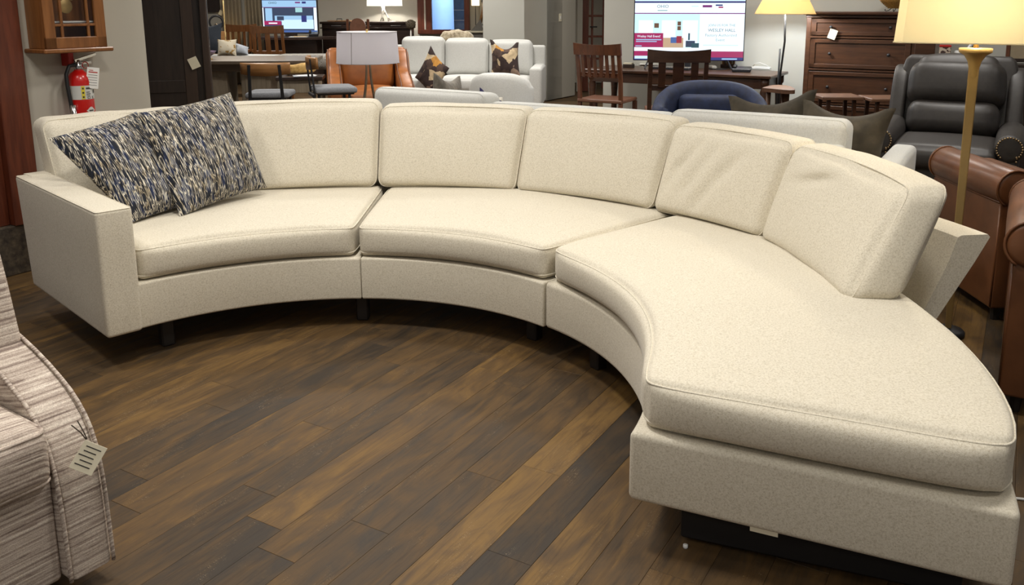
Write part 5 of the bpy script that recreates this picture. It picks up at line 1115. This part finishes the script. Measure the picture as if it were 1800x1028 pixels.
t = thing('desk_phone', 'black phone right of the smaller far monitor', 'telephone', (at(552, 60, MY-.1).x, MY-.12, dz2), .2); MB().box((0, 0, .044), (.16, .16, .05), tilt=R(12), ch=.008).ok('body', 'phone_black', t); MB().tube([(-.06, -.05, .07), (-.06, .02, .10), (-.06, .07, .09)], .02, 8).ok('handset', 'rubber', t, True)
t = thing('desk_papers', 'papers and small bottle on the far office desk', 'papers', (at(525, 64, MY-.25).x, MY-.25, dz2), .1)
MB().box((0, 0, .004), (.3, .2, .008), ch=.001).ok('sheet', 'white_paper', t); MB().box((.02, .01, .012), (.2, .14, .006), rot=.3, ch=.001).ok('folder', 'gold_cloth', t)
c = at(420, 42, 13.9); wooden_chair('oak_chair', 'amber oak slat-back chair left of the far monitor, turned away', (c.x, 13.9, 0), R(205), 'oak_amber', .44, .44, c.z, .6, 4, 'amber oak slat-back chairs', 'leather_dark_brown', .04, c.z-.42)
c = at(477, 44, 13.2); wooden_chair('oak_chair', 'amber oak slat-back chair directly under the far monitor', (c.x, 13.2, 0), R(183), 'oak_amber', .47, .44, c.z, .6, 3, 'amber oak slat-back chairs', 'leather_dark_brown', .05, c.z-.40)
# ------------------------------------------------------------------ sideboard and things on it
SY = 15.6; sb0, sb1 = at(565, 38, SY), at(726, 38, SY); sz = sb0.z; sbw = sb1.x-sb0.x
t = thing('sideboard', 'dark espresso sideboard against the far wall', 'sideboard', ((sb0.x+sb1.x)/2, SY+.1, 0), 0)
MB().box((0, 0, sz/2-.02), (sbw-.06, .42, sz-.04), ch=.005).ok('body', 'espresso_x', t); MB().box((0, -.01, sz-.02), (sbw, .48, .04), ch=.006).ok('top', 'espresso_x', t)
MB().box((0, -.02, sz-.11), (sbw, .46, .02), ch=.005).ok('ledge', 'espresso_x', t)
for k in range(3):
    d = MB().box((-sbw/3.1+k*sbw/3.1, -.215, sz-.07), (sbw/3.3, .02, .065), ch=.003).ok('drawer', 'espresso_x', t); MB().box((-sbw/3.1+k*sbw/3.1, -.235, sz-.07), (.18, .02, .016), ch=.004).ok('pull', 'silver', d)
    d = MB().box((-sbw/3.1+k*sbw/3.1, -.215, (sz-.13)/2), (sbw/3.3, .02, sz-.2), ch=.003).ok('door', 'espresso_x', t); MB().lathe([(.012, 0), (.016, .02), (0, .024)], 10, cap=False).ok('knob', 'silver', d)
    d.children[-1].location = (-sbw/3.1+k*sbw/3.1+.1, -.24, (sz-.13)/2+.2)
p = at(600, 36, SY); t = thing('wooden_tray', 'light wooden tray with black handle on the sideboard', 'tray', (p.x-.02, SY, sz)); MB().box((0, 0, .012), (.42, .2, .014), ch=.004).ok('board', 'honey_ply', t); MB().box((.02, 0, .004), (.2, .16, .008)).ok('feet', 'phone_black', t)
MB().tube([(-.06, 0, .018), (-.06, 0, .05), (.03, 0, .05), (.03, 0, .018)], .008, 6).ok('handle', 'phone_black', t)
p = at(676, 10, SY); t = thing('antler_lamp', 'lamp with white branch base and white drum shade on the sideboard', 'lamp', (p.x, SY, sz), 0)
zsh = p.z-sz
for k in range(6):
    a = k*1.05; s_ = 1 if k % 2 else -1
    MB().tube([(.10*math.cos(a)+.02, .06*math.sin(a), .012), (.07*math.cos(a)+.04*s_*.4, .05*math.sin(a), zsh*.3), (.03*math.cos(a+1.2)-.02, .03*math.sin(a+1.2), zsh*.65), (.03*math.cos(a+2.4)-.03, .02*math.sin(a), zsh*.98)], [.011, .009, .008, .006], 7).ok('branch', 'antler', t, True)
MB().box((.14, -.05, .006), (.12, .05, .012), ch=.004).ok('foot_twig', 'antler', t)
tapered_shade('shade', 'shade_bright', t, .315, .30, zsh-.005, zsh+.36); MB().lathe([(.006, zsh*.9), (.006, zsh+.1)], 8).ok('stem', 'antler', t); bulb((p.x, SY), sz+zsh+.16, 30, (1, .95, .88), .04)
p = at(633, 32, 14.6); t = thing('leather_side_chair', 'brown leather dining chair back before the sideboard', 'chair', (p.x, 14.6, 0), R(180)); hz2 = p.z
sl = MB(); V = []; poly = chaikin([(-.13, .62), (-.14, hz2-.12), (-.09, hz2-.02), (0, hz2+.01), (.09, hz2-.02), (.14, hz2-.12), (.13, .62)], 2); sl.prism(poly, -.03, .03, Matrix.Translation((0, .2, 0)) @ XZ); sl.ok('back', 'leather_dark_brown', t)
for s in (-1, 1): MB().box((s*.17, .2, hz2/2+.0), (.04, .05, hz2-.02), ch=.006).ok('back_post', 'cherry', t); MB().box((s*.17, -.18, .24), (.04, .04, .48)).ok('leg', 'cherry', t)
MB().rbox((0, 0, .5), (.42, .44, .08), .03, (5, 5, 2)).ok('seat', 'leather_dark_brown', t, True)
p = at(722, 44, 14.9); t = thing('topiary_ball', 'dark gilded twig ball on a pale stem left of the window', 'ornament', (p.x, 14.9, 0), 0); bz_ = p.z
bb = MB(); rs = random.Random(3)
for k in range(26):
    ax = Vector((rs.gauss(0, 1), rs.gauss(0, 1), rs.gauss(0, 1))).normalized(); u = ax.orthogonal().normalized(); v = ax.cross(u); bb.tube([u*.08*math.cos(q)+v*.08*math.sin(q)+Vector((0, 0, bz_+.01)) for q in [2*math.pi*i/14 for i in range(14)]], .006, 5, True)
bb.ok('ball', 'pine', t, True); MB().lathe([(.1, 0), (.1, .02), (.014, .04), (.014, bz_-.06)], 14).ok('stem', 'antler', t, True)
# alcove console, lamp, statue
AY = 15.7; p = at(842, 54, AY); t = thing('alcove_console', 'cream topped console in the alcove right of the window', 'table', (p.x, AY, 0), 0); az = p.z
MB().box((0, 0, az-.015), (.5, .36, .03), ch=.004).ok('top', 'paper', t); MB().box((0, .02, (az-.03)/2), (.46, .3, az-.03), ch=.004).ok('body', 'stone_grey', t)
p = at(836, 10, AY); t = thing('glowing_lantern', 'small glowing cylinder lamp above the alcove console', 'lamp', (p.x, AY-.02, az), 0); gz = p.z-az
emit('lantern_glow', srgb(255, 226, 170), 2.2); MB().lathe([(.05, 0), (.05, .012), (.008, .02), (.008, gz)], 16).ok('stand', 'black_metal', t, True); MB().lathe([(.068, gz), (.072, gz+.01), (.072, gz+.3), (.0, gz+.3)], 20).ok('shade', 'lantern_glow', t, True)
p = at(848, 40, AY-.15); t = thing('horn_sculpture', 'curved horn sculpture on a grey wedge on the alcove console', 'ornament', (p.x-.02, AY-.12, az), 0)
b = MB().prism([(-.19, 0), (.02, 0), (-.01, .22), (-.05, .16)], -.03, .03, XZ); b.ok('wedge', 'stone_grey', t); MB().tube([(-.02, 0, .15), (.02, 0, .3), (.04, 0, .45), (.05, 0, .62)], [.03, .028, .022, .014], 10).ok('horn', 'honey_ply', t, True); MB().tube([(.02, 0, .12), (.06, -.01, .05), (.11, -.02, .02)], .014, 8).ok('root', 'black_metal', t, True)
p = at(853, 10, AY); t = thing('hanging_art', 'framed sketch with dark ribbon at the alcove edge', 'picture', (p.x+.03, FY-.02, 1.05), 0); MB().box((0, 0, .35), (.3, .02, .75), ch=.004).ok('panel', 'white_paper', t); MB().tube([(-.06, -.02, .36), (-.10, -.03, .46), (-.06, -.03, .55)], .03, 8).ok('ribbon', 'navy_cloth', t, True)
# ------------------------------------------------------------------ left far corner: curtains, brass lamp, ring, picture
CY = 15.9
for k, (pa, pb_) in enumerate(((392, 425), (430, 460))):
    x0, x1 = at(pa, 30, CY).x, at(pb_, 30, CY).x; n = 60; V = []; Fc = []
    for i in range(n+1):
        q = i/n; y = .045*math.sin(q*2*math.pi*5+k); V += [(x0+(x1-x0)*q, CY+y, .02), (x0+(x1-x0)*q, CY+y, 2.6), (x0+(x1-x0)*q, CY+y+.006, 2.6), (x0+(x1-x0)*q, CY+y+.006, .02)]
    for i in range(n):
        for j in range(4): j2 = (j+1) % 4; Fc.append((i*4+j, (i+1)*4+j, (i+1)*4+j2, i*4+j2))
    t = thing('curtain', ('tan curtain panel nearest the tall espresso cabinet', 'tan curtain panel beside the smaller far monitor')[k], 'curtain', ((x0+x1)/2, CY, 0), 0, 'tan curtains')
    o = mesh_obj('cloth', [(v[0]-(x0+x1)/2, v[1]-CY, v[2]) for v in V], Fc, 'curtain', t, True); b = MB().tube([(x0-(x1+x0)/2-.0, .0, 2.62), (x1-(x1+x0)/2+.0, .0, 2.62)], .014, 8).ok('rod', 'black_metal', t, True)
p = at(397, 70, 13.6); t = thing('slim_floor_lamp', 'thin brass floor lamp pole in front of the tan curtains', 'lamp', (p.x, 13.6, 0), 0); MB().lathe([(.12, 0), (.12, .015), (.011, .02), (.011, 1.75)], 16).ok('pole', 'brass', t, True); tapered_shade('shade', 'shade_cream', t, .16, .12, 1.7, 1.95)
p = at(381, 52, 14.6); t = thing('ring_sculpture', 'dark metal ring sculpture on a stand left of the thin brass lamp', 'ornament', (p.x, 14.6, 0), R(20)); rz = p.z
MB().tube([(.105*math.cos(q), 0, rz+.12+.105*math.sin(q)) for q in [2*math.pi*k/28 for k in range(28)]], .016, 8, True).ok('ring', 'black_metal', t, True); MB().box((0, 0, rz-.01), (.14, .08, .03)).ok('plinth', 'black_metal', t); MB().tube([(-.05, 0, rz+.03), (0, 0, rz+.09), (.05, 0, rz+.04)], .02, 8).ok('knot', 'bronze', t, True)
MB().box((0, .02, (rz-.03)/2), (.36, .3, rz-.03), ch=.006).ok('pedestal', 'honey_ply', t)
p = at(366, 8, 15.9); t = thing('framed_art', 'small dark framed panel with a price tag at the far left wall', 'picture', (p.x, 16.17, p.z-.05), 0); MB().box((0, 0, .12), (.22, .04, .42), ch=.004).ok('frame', 'espresso', t); price_tag(t, (.13, -.03, -.1), 0, .07, 30, 0)
l = bpy.data.lights.new('uplight', 'SPOT'); l.energy = 12; l.color = (1, .72, .38); l.spot_size = R(60); l.shadow_soft_size = .04; o = bpy.data.objects.new('uplight', l); COL.objects.link(o); p = at(390, 60, 15.5); o.location = (p.x, 15.5, .25); o.rotation_euler = (R(172), 0, 0)
# white cable on the floor at the right edge
p0 = ground(1770, 876, .004); t = MB().tube([p0+Vector((-.05, .02, 0)), p0+Vector((.03, .0, .0)), p0+Vector((.12, -.02, 0)), p0+Vector((.3, .05, 0))], .004, 6).ok('lamp_cord', 'white_plastic', None, True); tag(t, 'white electric cord on the floor by the chaise at the right edge', 'cord')
bpy.context.view_layer.update()
